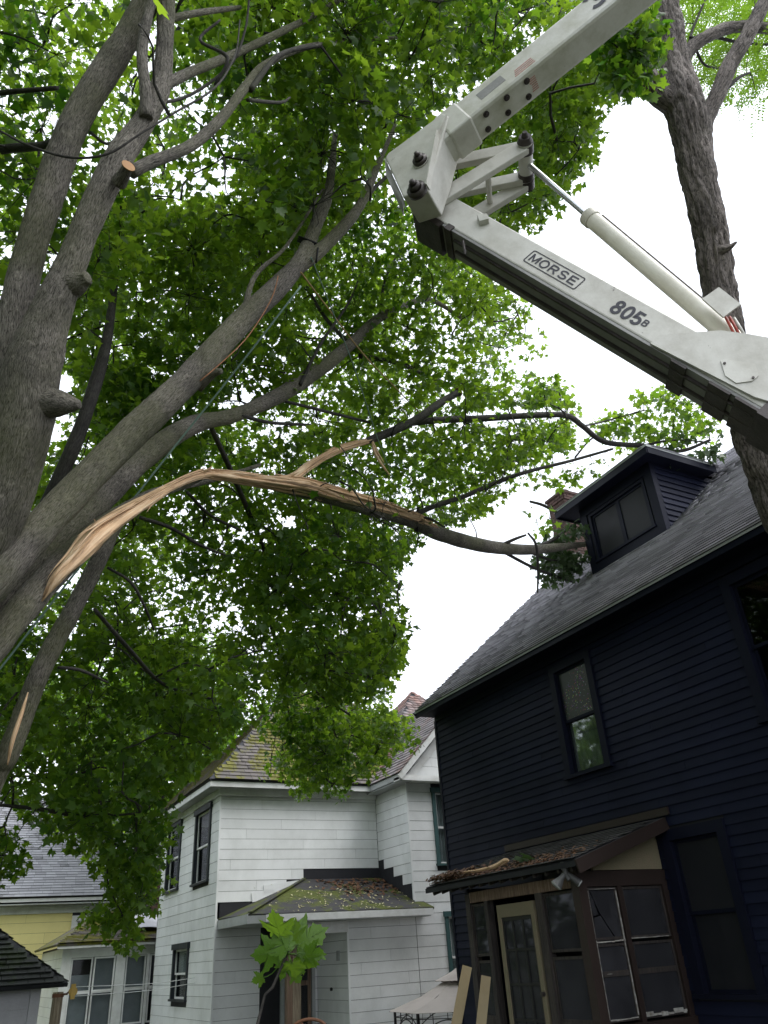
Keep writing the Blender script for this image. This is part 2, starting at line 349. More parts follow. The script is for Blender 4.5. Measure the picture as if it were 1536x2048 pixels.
MT['litter'] = leaf_mat('leaf_litter', (.09, .035, .02), (.16, .09, .045), (.10, .05, .02), (.2, .12, .05), .7, .1)
MT['litterpale'] = leaf_mat('pale_litter', (.35, .30, .14), (.5, .48, .3), (.2, .2, .1), (.3, .3, .2), .7, .1)

# unit pieces whose mesh data is shared
def unit_cube(name, mat):
    b = MB(); b.box(-.5, .5, -.5, .5, -.5, .5); me = bpy.data.meshes.new(name); me.from_pydata(b.v, [], b.f); me.materials.append(mat); return me
_uc = {}
def ucube(matkey):
    if matkey not in _uc: _uc[matkey] = unit_cube('piece_'+matkey, MT[matkey])
    return _uc[matkey]
def piece(name, matkey, c, ax, ay, az, sx, sy, sz, parent):
    m = Matrix.Identity(4)
    for i in range(3):
        m[i][0] = ax[i]*sx; m[i][1] = ay[i]*sy; m[i][2] = az[i]*sz; m[i][3] = c[i]
    return link(name, ucube(matkey), parent, m)

# ================================================================== THE SETTING
def make_ground():
    xs = np.concatenate([np.linspace(-400, -30, 8), np.linspace(-25, 35, 61), np.linspace(40, 400, 8)])
    ys = np.concatenate([np.linspace(-300, -20, 8), np.linspace(-15, 50, 66), np.linspace(55, 600, 8)])
    X, Y = np.meshgrid(xs, ys); Z = gz(X, Y) + (vnoise(np.stack([X, Y, X*0], -1), .5)-.5)*.08
    n, k = X.shape; V = np.stack([X, Y, Z], -1).reshape(-1, 3)
    i = np.arange(n*k).reshape(n, k); F = np.stack([i[:-1, :-1], i[:-1, 1:], i[1:, 1:], i[1:, :-1]], -1).reshape(-1, 4)
    link('ground', npmesh('ground', V, [F], MT['grass'], True), None, kind='structure')
make_ground()

# ------------------------------------------------------------------ building helpers
Zv = np.array([0, 0, 1.0])
def siding(name, matkey, parent, O, u, n, L, z0, z1, e, thick=.012, holes=(), blen=2.4, clip=None, jit=.003, skip=None, gap=None):
    gap = (.007 if matkey in ('white', 'yellow') else -.016) if gap is None else gap
    thick = thick*.45 if gap > 0 else thick
    """courses of lapped boards on the plane through O (O.z ignored) with horizontal direction u and outward normal n"""
    O, u, n = np.asarray(O, float), np.asarray(u, float), np.asarray(n, float)
    ang = math.atan2(thick, e); up = Zv*math.cos(ang)-n*math.sin(ang); out = n*math.cos(ang)+Zv*math.sin(ang)
    k = 0; z = z0; cnt = 0
    while z < z1-.02:
        h = min(e, z1-z); segs = [clip(z+h/2) if clip else (0, L)]
        for (a, b, c, d) in holes:
            if c < z+h*.6 and d > z+h*.4:
                ns = []
                for (p, q) in segs:
                    if b <= p or a >= q: ns.append((p, q)); continue
                    if a > p: ns.append((p, a))
                    if b < q: ns.append((b, q))
                segs = ns
        off = ((k*0.381) % 1)*blen
        for (p, q) in segs:
            if q-p < .03: continue
            cuts = [p]; x = math.floor((p-off)/blen)*blen+off
            while x < q-.12:
                if x > p+.12: cuts.append(x+random.uniform(-.05, .05))
                x += blen
            cuts.append(q)
            for a, b in zip(cuts[:-1], cuts[1:]):
                if skip and skip((a+b)/2, z+h/2): continue
                j = random.uniform(0, jit)
                c = O*np.array([1, 1, 0])+u*((a+b)/2)+Zv*(z+h/2+(.008 if gap < 0 else 0))+n*(thick*.5+j)
                ax, ay, az = u, out, up
                if np.dot(np.cross(ax, ay), az) < 0: ax = -ax
                piece(name, matkey, c, ax, ay, az, (b-a)-.004, .010, h-gap, parent); cnt += 1
        z += e; k += 1
    return cnt
def wall_sheet(mb, O, u, n, L, z0, z1, holes=(), t=.08, poly=None):
    """backing wall, left open where the windows are"""
    O, u, n = np.asarray(O, float)*np.array([1, 1, 0]), np.asarray(u, float), np.asarray(n, float)
    us = sorted({0, L, *[h[0] for h in holes], *[h[1] for h in holes]}); zs = sorted({z0, z1, *[h[2] for h in holes], *[h[3] for h in holes]})
    for a, b in zip(us[:-1], us[1:]):
        for c, d in zip(zs[:-1], zs[1:]):
            if any(h[0] < (a+b)/2 < h[1] and h[2] < (c+d)/2 < h[3] for h in holes): continue
            mb.obox(O+u*(a+b)/2+Zv*(c+d)/2-n*t/2, u, n, Zv, (b-a)/2, t/2, (d-c)/2)
def window(parent, O, u, n, h, casing, sash, cw=.10, proud=.045, glass='glass', style='hung', curtain=None, film=False, head=0, mull=1):
    O, u, n = np.asarray(O, float)*np.array([1, 1, 0]), np.asarray(u, float), np.asarray(n, float); a, b, c, d = h
    def bx(m, p, q, r, s, n0, n1): m.obox(O+u*(p+q)/2+Zv*(r+s)/2+n*(n0+n1)/2, u, n, Zv, (q-p)/2, (n1-n0)/2, (s-r)/2)
    m = MB(); bx(m, a, a+cw, c+.05, d-cw, -.1, proud); bx(m, b-cw, b, c+.05, d-cw, -.1, proud); bx(m, a-head, b+head, d-cw, d+head*.5, -.1, proud+head*.6)
    w = m.build('window', MT[casing], parent)
    m = MB(); bx(m, a-.03, b+.03, c, c+.05, -.1, proud+.035); m.build('sill', MT[casing], w)
    A, B, Cc, D = a+cw, b-cw, c+.05, d-cw; mid = (Cc+D)/2; st = .045
    if style == 'hung':
        for (r, s, dep) in ((Cc, mid+.02, -.045), (mid-.02, D, -.015)):
            m = MB(); bx(m, A, A+st, r, s, dep-.03, dep); bx(m, B-st, B, r, s, dep-.03, dep); bx(m, A+st, B-st, r, r+st, dep-.03, dep); bx(m, A+st, B-st, s-st, s, dep-.03, dep)
            m.build('sash', MT[sash], w)
            m = MB(); bx(m, A+st, B-st, r+st, s-st, dep-.018, dep-.014); m.build('pane', MT[glass], w)
    else:
        k = mull+1; dx = (B-A)/k
        for i in range(k):
            p, q = A+i*dx, A+(i+1)*dx
            m = MB(); bx(m, p, p+st, Cc, D, -.06, -.02); bx(m, q-st, q, Cc, D, -.06, -.02); bx(m, p+st, q-st, Cc, Cc+st, -.06, -.02); bx(m, p+st, q-st, D-st, D, -.06, -.02)
            m.build('sash', MT[sash], w)
            m = MB(); bx(m, p+st, q-st, Cc+st, D-st, -.045, -.041); m.build('pane', MT[glass], w)
    if curtain:
        k0, k1, r, s, mat = curtain; n_ = 40; vs = []; fs = []
        for i in range(n_+1):
            x = A+(B-A)*(k0+(k1-k0)*i/n_); off = -.12+.018*math.sin(i*1.3)+.01*math.sin(i*.7)
            vs += [O+u*x+Zv*(Cc+(D-Cc)*r)+n*off, O+u*x+Zv*(Cc+(D-Cc)*s)+n*off]
        fs = [(2*i, 2*i+2, 2*i+3, 2*i+1) for i in range(n_)]
        m = MB(); m.add(vs, fs); m.build('curtain', MT[mat], w, True)
    if film:
        m = MB(); bx(m, A+st, B-st, mid+.03, D-st, -.028, -.025); m.build('window_film', MT['film'], w)
    return w
def slab(mb, pts, t):
    """thin roof slab from a planar polygon, thickness t downwards along the normal"""
    p = [np.asarray(q, float) for q in pts]; n = nrm(np.cross(p[1]-p[0], p[2]-p[0])); n = n if n[2] > 0 else -n
    mb.prism([q-n*t for q in p], n*t)
def in_poly(x, y, poly):
    c = False; j = len(poly)-1
    for i in range(len(poly)):
        xi, yi = poly[i]; xj, yj = poly[j]
        if (yi > y) != (yj > y) and x < (xj-xi)*(y-yi)/(yj-yi)+xi: c = not c
        j = i
    return c
def shingles(matkey, parent, O, u, s, poly, e, wd, th=.008, keep=300, stuffname='shingle_field', wjit=.35):
    """overlapping shingles on the plane O + a*u + b*s (u along the eave, s up the slope); poly in (a,b).
    The ones that show largest are single parts, the rest one joined part."""
    O, u, s = np.asarray(O, float), nrm(u), nrm(s); n = nrm(np.cross(u, s)); n = n if n[2] > 0 else -n
    a0, a1 = min(p[0] for p in poly), max(p[0] for p in poly); b0, b1 = min(p[1] for p in poly), max(p[1] for p in poly)
    L = []; b = b0; r = 0
    while b < b1:
        a = a0-random.random()*wd
        while a < a1:
            w_ = wd*(1+random.uniform(-wjit, wjit))
            aa, bb = a+w_/2, b+e/2
            if in_poly(aa, bb, poly):
                lo, hi = a, a+w_
                while lo < aa and not in_poly(lo, bb, poly): lo += .02
                while hi > aa and not in_poly(hi, bb, poly): hi -= .02
                if hi-lo > .03: L.append((lo, hi, b, random.uniform(0, .006)))
            a += w_
        b += e; r += 1
    ang = math.atan2(th*1.6, e); S = s*math.cos(ang)-n*math.sin(ang); Nn = n*math.cos(ang)+s*math.sin(ang)
    items = []
    for (lo, hi, b, j) in L:
        c = O+u*(lo+hi)/2+s*(b+e/2)+n*(th*1.2+j*.5+.001)
        px, py, z = depth_px(c); vis = (0 < px < 1536 and 0 < py < 2048 and z > 0)
        facing = abs(np.dot(n, nrm(EYE-c)))
        items.append(((0 if vis else -1e3)+facing*(hi-lo)*1e3/(z*z), c, hi-lo, j))
    items.sort(key=lambda q: -q[0])
    ax = u if np.dot(np.cross(u, S), Nn) > 0 else -u
    for (sc_, c, w_, j) in items[:keep]: piece('shingle', matkey, c, ax, S, Nn, w_-.006, e+.02+j, th, parent)
    if len(items) > keep:
        mb = MB()
        for (sc_, c, w_, j) in items[keep:]: mb.obox(c, ax, S, Nn, (w_-.006)/2, (e+.02+j)/2, th/2)
        me = npmesh(stuffname, np.array(mb.v), [np.array(mb.f)], MT[matkey]); link(stuffname, me, parent, kind='stuff')

# ------------------------------------------------------------------ the dark house
DX, DE = 8.7, 8.3                      # wall plane, eave edge
SL = .868                              # roof rise per run
def roof_z(x): return 6.0+SL*(x-DE)
def dark_house():
    H = thing('dark_house', 'dark navy clapboard house with grey shingle roof, dormer and enclosed porch', 'house', (DX, 8, -1.3))
    u, n = np.array([0, -1.0, 0]), np.array([-1.0, 0, 0]); O = (DX, 13.8, 0); L = 13.8
    Yu = lambda y: 13.8-y
    wA = (Yu(10.0), Yu(8.95), 3.86, 5.72); wB = (Yu(6.25), Yu(4.9), 3.8, 5.75)
    wC = (Yu(8.28), Yu(7.2), .9, 2.85); por = (Yu(11.0), Yu(8.4), -1.2, 2.7)
    m = MB(); wall_sheet(m, O, u, n, L, -1.6, 5.95, [wA, wB, wC])
    # far gable, near gable, back
    m.box(DX+.002, 19.3, 13.72, 13.80, -1.6, 5.95); m.box(DX+.002, 19.3, 0, .08, -1.6, 5.95); m.box(19.22, 19.3, .08, 13.72, -1.6, 5.95)
    for yy in (13.72, .0): m.prism([(DX, yy, 5.95), (19.3, yy, 5.95), (14, yy, roof_z(14)-.15)], (0, .08, 0))
    m.box(DX-.08+.09, 19.2, .1, 13.7, 3.0, 3.08)                                # upper floor
    wall = m.build('wall', MT['tar'], H)
    siding('clapboard', 'navy', wall, O, u, n, L, -1.3, 5.80, .127, .016, [wA, wB, wC, por], 4.2)
    m = MB(); m.box(DX-.03, DX+.1, 13.79, 13.86, -1.4, 5.8); m.build('corner_board', MT['navytrim'], H)
    window(H, O, u, n, wA, 'navytrim', 'navytrim', .13, .05, curtain=(0, 1, 0, .98, 'curtain'), film=True)
    window(H, O, u, n, wB, 'navytrim', 'navytrim', .14, .05, curtain=(.45, .62, 0, 1, 'curtain'))
    window(H, O, u, n, wC, 'navytrim', 'navytrim', .14, .05, glass='screen')
    # eave: frieze, soffit, fascia
    m = MB(); m.box(DX-.05, DX, 0, 13.8, 5.78, 5.93); m.build('frieze_board', MT['navytrim'], H)
    m = MB(); m.box(DE+.02, DX, -.1, 13.9, 5.90, 5.93); m.build('soffit', MT['navytrim'], H)
    m = MB(); m.box(DE-.005, DE+.025, -.2, 13.97, 5.88, 6.0); m.build('fascia', MT['navytrim'], H)
    # roof slabs
    m = MB(); y0, y1 = -.2, 13.98
    slab(m, [(DE, y0, 6.0), (14, y0, roof_z(14)), (14, y1, roof_z(14)), (DE, y1, 6.0)], .09)
    slab(m, [(19.7, y0, 6.0), (14, y0, roof_z(14)), (14, y1, roof_z(14)), (19.7, y1, 6.0)], .09)
    roof = m.build('roof', MT['tar'], H)
    m = MB(); m.beam((DE-.01, 13.97, 5.93), (14, 13.97, roof_z(14)-.07), .03, .14); m.build('rake_board', MT['navytrim'], H)
    s = nrm((1, 0, SL)); ln = (14-DE)/s[0]
    dfront, dy0, dy1 = 10.4, 8.22, 10.18
    db = (dfront-DE)/s[0]
    # leave out what the dormer covers
    poly = [(0, 0), (14.2, 0), (14.2, ln), (0, ln)]
    O2 = np.array([DE-.02, 13.99, 6.0-.02*SL])
    hole = (13.99-dy1, 13.99-dy0, db+.02, db+1.3)
    full = shingles
    # field around the dormer: a single polygon with a notch reaching up to the ridge is avoided; the dormer simply stands on it
    shingles('darkroof', roof, O2, (0, -1, 0), s, poly, .14, .32, .020)
    # metal drip edge
    m = MB(); m.box(DE-.03, DE-.022, -.2, 13.98, 5.965, 6.0); m.build('drip_edge', MT['greytrim'], H)
    # ---- dormer
    zt = 9.36
    m = MB(); on, un = np.array([-1., 0, 0]), np.array([0, -1., 0]); DO = (dfront, dy1, 0); LW = dy1-dy0
    dw = (.2, LW-.2, 8.05, 9.12)
    wall_sheet(m, DO, un, on, LW, 7.75, zt, [dw], .08)
    for yy in (dy0, dy1-.06): m.prism([(dfront+.08, yy, 7.7), (12.4, yy, 9.5), (12.4, yy, zt), (dfront+.08, yy, zt)], (0, .06, 0))
    dm = m.build('dormer', MT['tar'], H)
    z = 7.85; k = 0
    while z < zt-.02:
        x1 = min(12.3, DE+(z+.06-6)/SL)
        if x1 > dfront+.05: piece('clapboard', 'navy', ((dfront+.1+x1)/2, dy0-.022, z+.063), (1, 0, 0), nrm((0, 1, -.2)), nrm((0, .2, 1)), x1-dfront-.1, .014, .135, dm)
        z += .125
    m = MB()
    for yy in (dy0, dy1-.16): m.box(dfront-.03, dfront, yy, yy+.16, 7.75, zt)
    m.box(dfront-.03, dfront, dy0+.16, dy1-.16, 7.78, 8.04); m.box(dfront-.03, dfront, dy0+.16, dy1-.16, 9.13, zt); m.box(dfront-.03, dfront+.1, dy0-.03, dy0, 7.8, zt)
    m.build('dormer_trim', MT['navytrim'], H)
    window(H, DO, un, on, dw, 'navytrim', 'navytrim', .06, .02, glass='screen', style='pair')
    # hipped dormer roof
    ex, e0, e1, ez = dfront-.32, dy0-.30, dy1+.40, 9.46; sl2 = .62; hw = (e1-e0)/2; rz = ez+sl2*hw; rx = ex+hw; bx_ = 13.2; ym = (e0+e1)/2
    m = MB()
    slab(m, [(ex, e0, ez), (ex, e1, ez), (rx, ym, rz)], .05)
    for yy in (e0, e1): slab(m, [(ex, yy, ez), (rx, ym, rz), (bx_, ym, rz), (bx_-1.5, yy, ez)], .05)
    dr = m.build('dormer_roof', MT['tar'], H)
    m = MB(); m.box(ex-.012, ex+.012, e0, e1, ez-.17, ez-.01)
    for yy in (e0, e1): m.box(ex+.014, bx_-1.3, yy-.012, yy+.012, ez-.17, ez-.01)
    m.box(ex+.014, dfront+.05, e0+.014, e1-.014, ez-.13, ez-.11)
    m.box(dfront+.05, bx_-1.3, e0+.014, dy0, ez-.13, ez-.11); m.box(dfront+.05, bx_-1.3, dy1, e1-.014, ez-.13, ez-.11)
    m.build('dormer_fascia', MT['navytrim'], H)
    m = MB(); m.box(ex-.02, ex-.014, e0-.01, e1+.01, ez-.035, ez+.012); m.box(ex-.01, bx_-1.4, e0-.02, e0-.014, ez-.035, ez+.012); m.build('drip_edge', MT['greytrim'], H)
    sv = nrm((1, 0, sl2)); hb = hw/sv[0]
    shingles('darkroof', dr, (ex-.02, e1, ez-.01), (0, -1, 0), sv, [(0, 0), (2*hw, 0), (hw, hb)], .135, .3, .008, 60)
    sv = nrm((0, 1, sl2)); hb = hw/sv[1]
    shingles('darkroof', dr, (ex, e0-.02, ez-.01), (1, 0, 0), sv, [(0, 0), (2.0, 0), (bx_-ex, hb), (hw, hb)], .135, .3, .008, 60)
    sv = nrm((0, -1, sl2))
    shingles('darkroof', dr, (ex, e1+.02, ez-.01), (1, 0, 0), sv, [(0, 0), (2.0, 0), (bx_-ex, hb), (hw, hb)], .135, .3, .008, 0)
    # ---- chimney (bricks are single parts)
    cx0, cx1, cy0, cy1, cz1 = 12.15, 12.75, 12.35, 12.95, 11.45
    m = MB(); m.box(cx0+.012, cx1-.012, cy0+.012, cy1-.012, 8.6, cz1-.02); ch = m.build('chimney', MT['mortar'], H)
    z = 9.75; r = 0
    while z < cz1-.05:
        out = .03 if z > cz1-.26 else 0
        for side in range(4):
            off = (r % 2)*.105; a = -off
            while a < .6:
                p, q = max(0, a), min(.6, a+.2)
                if q-p > .04:
                    if side == 0: c, ax, ay = (cx0-out+.045, cy0+(p+q)/2, z+.033), (0, 1, 0), (-1, 0, 0)
                    elif side == 1: c, ax, ay = (cx0+(p+q)/2, cy0-out+.045, z+.033), (1, 0, 0), (0, 1, 0)
                    elif side == 2: c, ax, ay = (cx1+out-.045, cy0+(p+q)/2, z+.033), (0, 1, 0), (-1, 0, 0)
                    else: c = None
                    if c is not None: piece('brick', 'brick', c, ax, ay, (0, 0, 1), q-p-.01, .09+random.uniform(0, .006), .062, ch)
                a += .21
        z += .075; r += 1
    m = MB(); m.box(cx0-.05, cx1+.05, cy0-.05, cy1+.05, cz1-.02, cz1+.05); m.build('chimney_cap', MT['brick'], H)
    m = MB(); m.cyl((cx0+.3, cy0+.3, cz1+.05), (cx0+.3, cy0+.3, cz1+.22), .12, 16); m.cyl((cx0+.3, cy0+.3, cz1+.22), (cx0+.3, cy0+.3, cz1+.27), .17, 16, .1); m.build('chimney_flue', MT['greytrim'], H)
    # ---- enclosed porch
    px, py0, py1, pz = 7.16, 8.38, 11.02, 2.32
    m = MB(); m.box(px+.02, DX, py0+.02, py1-.02, -1.4, .55); m.build('porch_base', MT['darkwood'], H)
    m = MB(); m.box(px+.1, DX-.01, py0+.1, py1-.1, .55, .6); m.build('porch_floor', MT['darkwood'], H)
    m = MB(); m.box(px+.02, DX, py1-.06, py1, .6, 2.4); m.build('porch_far_wall', MT['navytrim'], H)
    for bb in ((px, px+.13, py0, py0+.13, .3, pz), (px, px+.12, py1-.12, py1, .3, pz), (px-.005, px+.11, 10.44, 10.52, .5, pz-.12), (px-.005, px+.11, 9.16, 9.3, .5, pz-.12)):
        m = MB(); m.box(*bb); m.build('porch_post', MT['darkwood'], H)
    m = MB(); m.box(px-.02, px+.11, py0-.02, py0+.12, .35, pz+.1); m.build('porch_corner_board', MT['brown'], H)
    m = MB(); m.box(px-.006, px+.1, py0+.14, py1-.13, pz-.12, pz+.02); m.build('porch_beam', MT['brownwood'], H)
    # door with a cream frame and small panes
    m = MB(); dy_a, dy_b, dz0, dz1 = 9.32, 10.22, .1, 2.12
    m.box(px-.015, px+.045, dy_b-.1, dy_b-.02, dz0, dz1); m.box(px-.015, px+.045, dy_a+.03, dy_a+.1, dz0, dz1); m.box(px-.015, px+.045, dy_a+.1, dy_b-.1, dz1-.16, dz1); m.box(px-.015, px+.045, dy_a+.1, dy_b-.1, dz0, .35)
    door = m.build('porch_door', MT['cream'], H)
    ya, yb, za, zb = dy_a+.1, dy_b-.1, .35, dz1-.16
    m = MB()
    for i in range(1, 3): y = ya+(yb-ya)*i/3; m.box(px, px+.03, y-.018, y+.018, za, zb)
    for i in range(1, 4): z = za+(zb-za)*i/4; m.box(px+.001, px+.029, ya, yb, z-.016, z+.016)
    m.box(px, px+.03, ya, ya+.04, za, zb); m.box(px, px+.03, yb-.04, yb, za, zb); m.box(px+.001, px+.029, ya+.04, yb-.04, zb-.05, zb)
    m.build('glazing_grid', MT['black'], door)
    for i in range(3):
        for j in range(4):
            m = MB(); m.box(px+.012, px+.016, ya+(yb-ya)*i/3+.02, ya+(yb-ya)*(i+1)/3-.02, za+(zb-za)*j/4+.018, za+(zb-za)*(j+1)/4-.018); m.build('pane', MT['glassdim'], door)
    m = MB(); m.cyl((px-.06, dy_a+.05, 1.05), (px-.01, dy_a+.05, 1.05), .028, 12); m.build('door_handle', MT['grease'], door)
    # fixed sidelights on the door side
    for (a, b) in ((10.52, 10.9), (8.52, 9.16)):
        for (c, d) in ((.75, 1.45), (1.5, 2.18)):
            m = MB(); m.box(px+.03, px+.05, a, a+.035, c, d); m.box(px+.03, px+.05, b-.035, b, c, d); m.box(px+.03, px+.05, a+.035, b-.035, c, c+.035); m.box(px+.03, px+.05, a+.035, b-.035, d-.035, d)
            f_ = m.build('porch_window', MT['darkwood'], H)
            m = MB(); m.box(px+.038, px+.042, a+.035, b-.035, c+.035, d-.035); m.build('pane', MT['glassdim'], f_)
        m = MB(); m.box(px+.02, px+.08, a, b, .55, .75); m.build('porch_panel', MT['darkwood'], H)
    # camera-side window wall with flaking white putty
    xs = (px+.13, 7.86, 8.6)
    m = MB(); m.box(px+.11, DX, py0, py0+.1, 2.2, pz+.06); m.box(px+.11, DX, py0-.03, py0+.1, .62, .72); m.box(8.6, DX, py0, py0+.1, .72, 2.2); m.box(7.80, 7.87, py0, py0+.08, .72, 2.2)
    pw = m.build('porch_window_wall', MT['brown'], H)
    m = MB(); m.box(px+.11, DX, py0+.01, py0+.07, .3, .62); m.build('porch_skirt', MT['cream'], H)
    for (a, b) in ((px+.14, 7.79), (7.88, 8.59)):
        for (c, d, tp) in ((.75, 1.24, 0), (1.24, 1.56, 0), (1.6, 2.19, 1)):
            st = .03; y_ = py0+.03
            first = a < 7.5
            m = MB(); m.box(a, a+st, y_, y_+.03, c, d); m.box(b-st, b, y_, y_+.03, c, d); m.box(a+st, b-st, y_, y_+.03, c, c+st); m.box(a+st, b-st, y_, y_+.03, d-st, d)
            fr = m.build('porch_window', MT['darkwood'], H)
            if first and tp:                       # cracked pane: two shards and a hole
                za_, zb_ = c+st, d-st; xa, xb = a+st, b-st
                shards = [[(xa, zb_), (xa+.03, za_+.24), (xa+.11, za_+.25), (xa+.07, za_+.40), (xa+.02, zb_)],
                          [(xa+.04, zb_), (xa+.08, za_+.40), (xa+.145, za_+.26), (xa+.32, za_), (xb, za_), (xb, zb_)],
                          [(xa, za_), (xa+.30, za_), (xa+.14, za_+.24), (xa+.03, za_+.22)]]
                for sh in shards:
                    m = MB(); m.prism([(p, y_+.014, q) for p, q in sh], (0, .004, 0)); m.build('pane', MT['glassdim'], fr)
            else:
                m = MB(); m.box(a+st, b-st, y_+.013, y_+.017, c+st, d-st); m.build('pane', MT['glassdim'], fr)
    for (x0_, z0_, x1_, z1_, wd) in ((7.775, .80, 7.775, 2.15, .016), (7.315, .78, 7.315, 1.60, .010), (7.31, 1.585, 7.79, 1.585, .026), (7.33, .775, 7.79, .775, .016), (7.31, 1.62, 7.31, 2.15, .006), (7.90, 1.60, 8.55, 1.60, .012), (7.9, .79, 8.58, .79, .05), (7.40, 1.24, 7.62, 1.24, .010), (7.33, 2.17, 7.77, 2.17, .008)):
        m = MB(); L_ = math.hypot(x1_-x0_, z1_-z0_); t = 0
        dx, dz = (x1_-x0_)/L_, (z1_-z0_)/L_
        while t < L_:
            k = random.uniform(.04, .16); g_ = random.uniform(-.03, .012); wv = wd*random.uniform(.45, 1.0); a_, b_ = t, min(L_, t+k)
            if random.random() < .95 and b_-a_ > .008: m.obox((x0_+dx*(a_+b_)/2, py0+.024, z0_+dz*(a_+b_)/2+dx*random.uniform(-.3, .3)*wd), (dx, 0, dz), (0, 1, 0), (-dz, 0, dx), (b_-a_)/2, .006, wv/2)
            t += k+max(0, g_)
        if m.v: m.build('flaking_putty', MT['peel'], pw, kind='stuff')
    # shed roof of the porch
    rx0, rx1, ry0, ry1 = 6.98, DX, 8.15, 11.85; rz0, rz1 = 2.50, 3.02
    sl3 = (rz1-rz0)/(rx1-rx0)
    m = MB(); slab(m, [(rx0, ry0, rz0), (rx1, ry0, rz1), (rx1, ry1, rz1), (rx0, ry1, rz0)], .05); pr = m.build('porch_roof', MT['tar'], H)
    sv = nrm((1, 0, sl3))
    shingles('porchroof', pr, (rx0-.02, ry1, rz0), (0, -1, 0), sv, [(0, 0), (ry1-ry0, 0), (ry1-ry0, 1.7), (0, 1.7)], .14, .3, .008, 80)
    m = MB(); m.beam((rx0, ry0-.015, rz0-.09), (rx1-.03, ry0-.015, rz1-.09), .03, .16); m.build('porch_rake_board', MT['brown'], H)
    m = MB(); m.box(DX-.05, DX-.02, 8.05, 11.9, 3.03, 3.13); m.build('porch_flashing_board', MT['brown'], H)
    m = MB(); m.prism([(px+.3, py0+.02, pz+.07), (DX-.02, py0+.02, pz+.07), (DX-.02, py0+.02, rz1-.13), (px+.3, py0+.02, rz0-.03)], (0, .04, 0)); m.build('porch_gable_panel', MT['cream'], H)
    for i in range(14): m = MB(); y = ry0+.15+i*.26; m.beam((rx0+.03, y, rz0-.09), (DX-.1, y, rz1-.12), .045, .08); m.build('porch_rafter', MT['darkwood'], H)
    m = MB(); m.box(rx0-.015, rx0+.01, ry0, ry1, rz0-.085, rz0-.02); m.build('porch_eave_board', MT['tar'], H)
    return (rx0, ry0, ry1, rz0, sl3)
PORCH = dark_house()

# ------------------------------------------------------------------ the white house
def hip_roof(parent, x0, x1, y0, y1, z, sl, mat, e, wd, sides='LF', keep=150, name='roof'):
    hw = min(x1-x0, y1-y0)/2; zr = z+sl*hw
    if x1-x0 >= y1-y0: r0, r1 = (x0+hw, (y0+y1)/2, zr), (x1-hw, (y0+y1)/2, zr)
    else: r0, r1 = ((x0+x1)/2, y0+hw, zr), ((x0+x1)/2, y1-hw, zr)
    m = MB(); wide = x1-x0 >= y1-y0
    a, b, c, d = (x0, y0, z), (x1, y0, z), (x1, y1, z), (x0, y1, z)
    F = [a, b, r1, r0] if wide else [a, b, r0]; Lf = [d, a, r0] if wide else [d, a, r0, r1]
    Bk = [c, d, r0, r1] if wide else [c, d, r1]; Rt = [b, c, r1] if wide else [b, c, r1, r0]
    for P in (F, Lf, Bk, Rt): slab(m, P, .06)
    rf = m.build(name, MT['tar'], parent)
    s = sl
    def field(P, O, u, up):
        O = np.asarray(O, float); u = np.asarray(u, float); up = nrm(up)
        poly = [(float(np.dot(np.asarray(p)-O, u)), float(np.dot(np.asarray(p)-O, up))) for p in P]
        shingles(mat, rf, O, u, up, poly, e, wd, .012, keep)
    if 'F' in sides: field(F, a, (1, 0, 0), (0, 1, s))
    if 'L' in sides: field(Lf, d, (0, -1, 0), (1, 0, s))
    if 'R' in sides: field(Rt, b, (0, 1, 0), (-1, 0, s))
    return rf
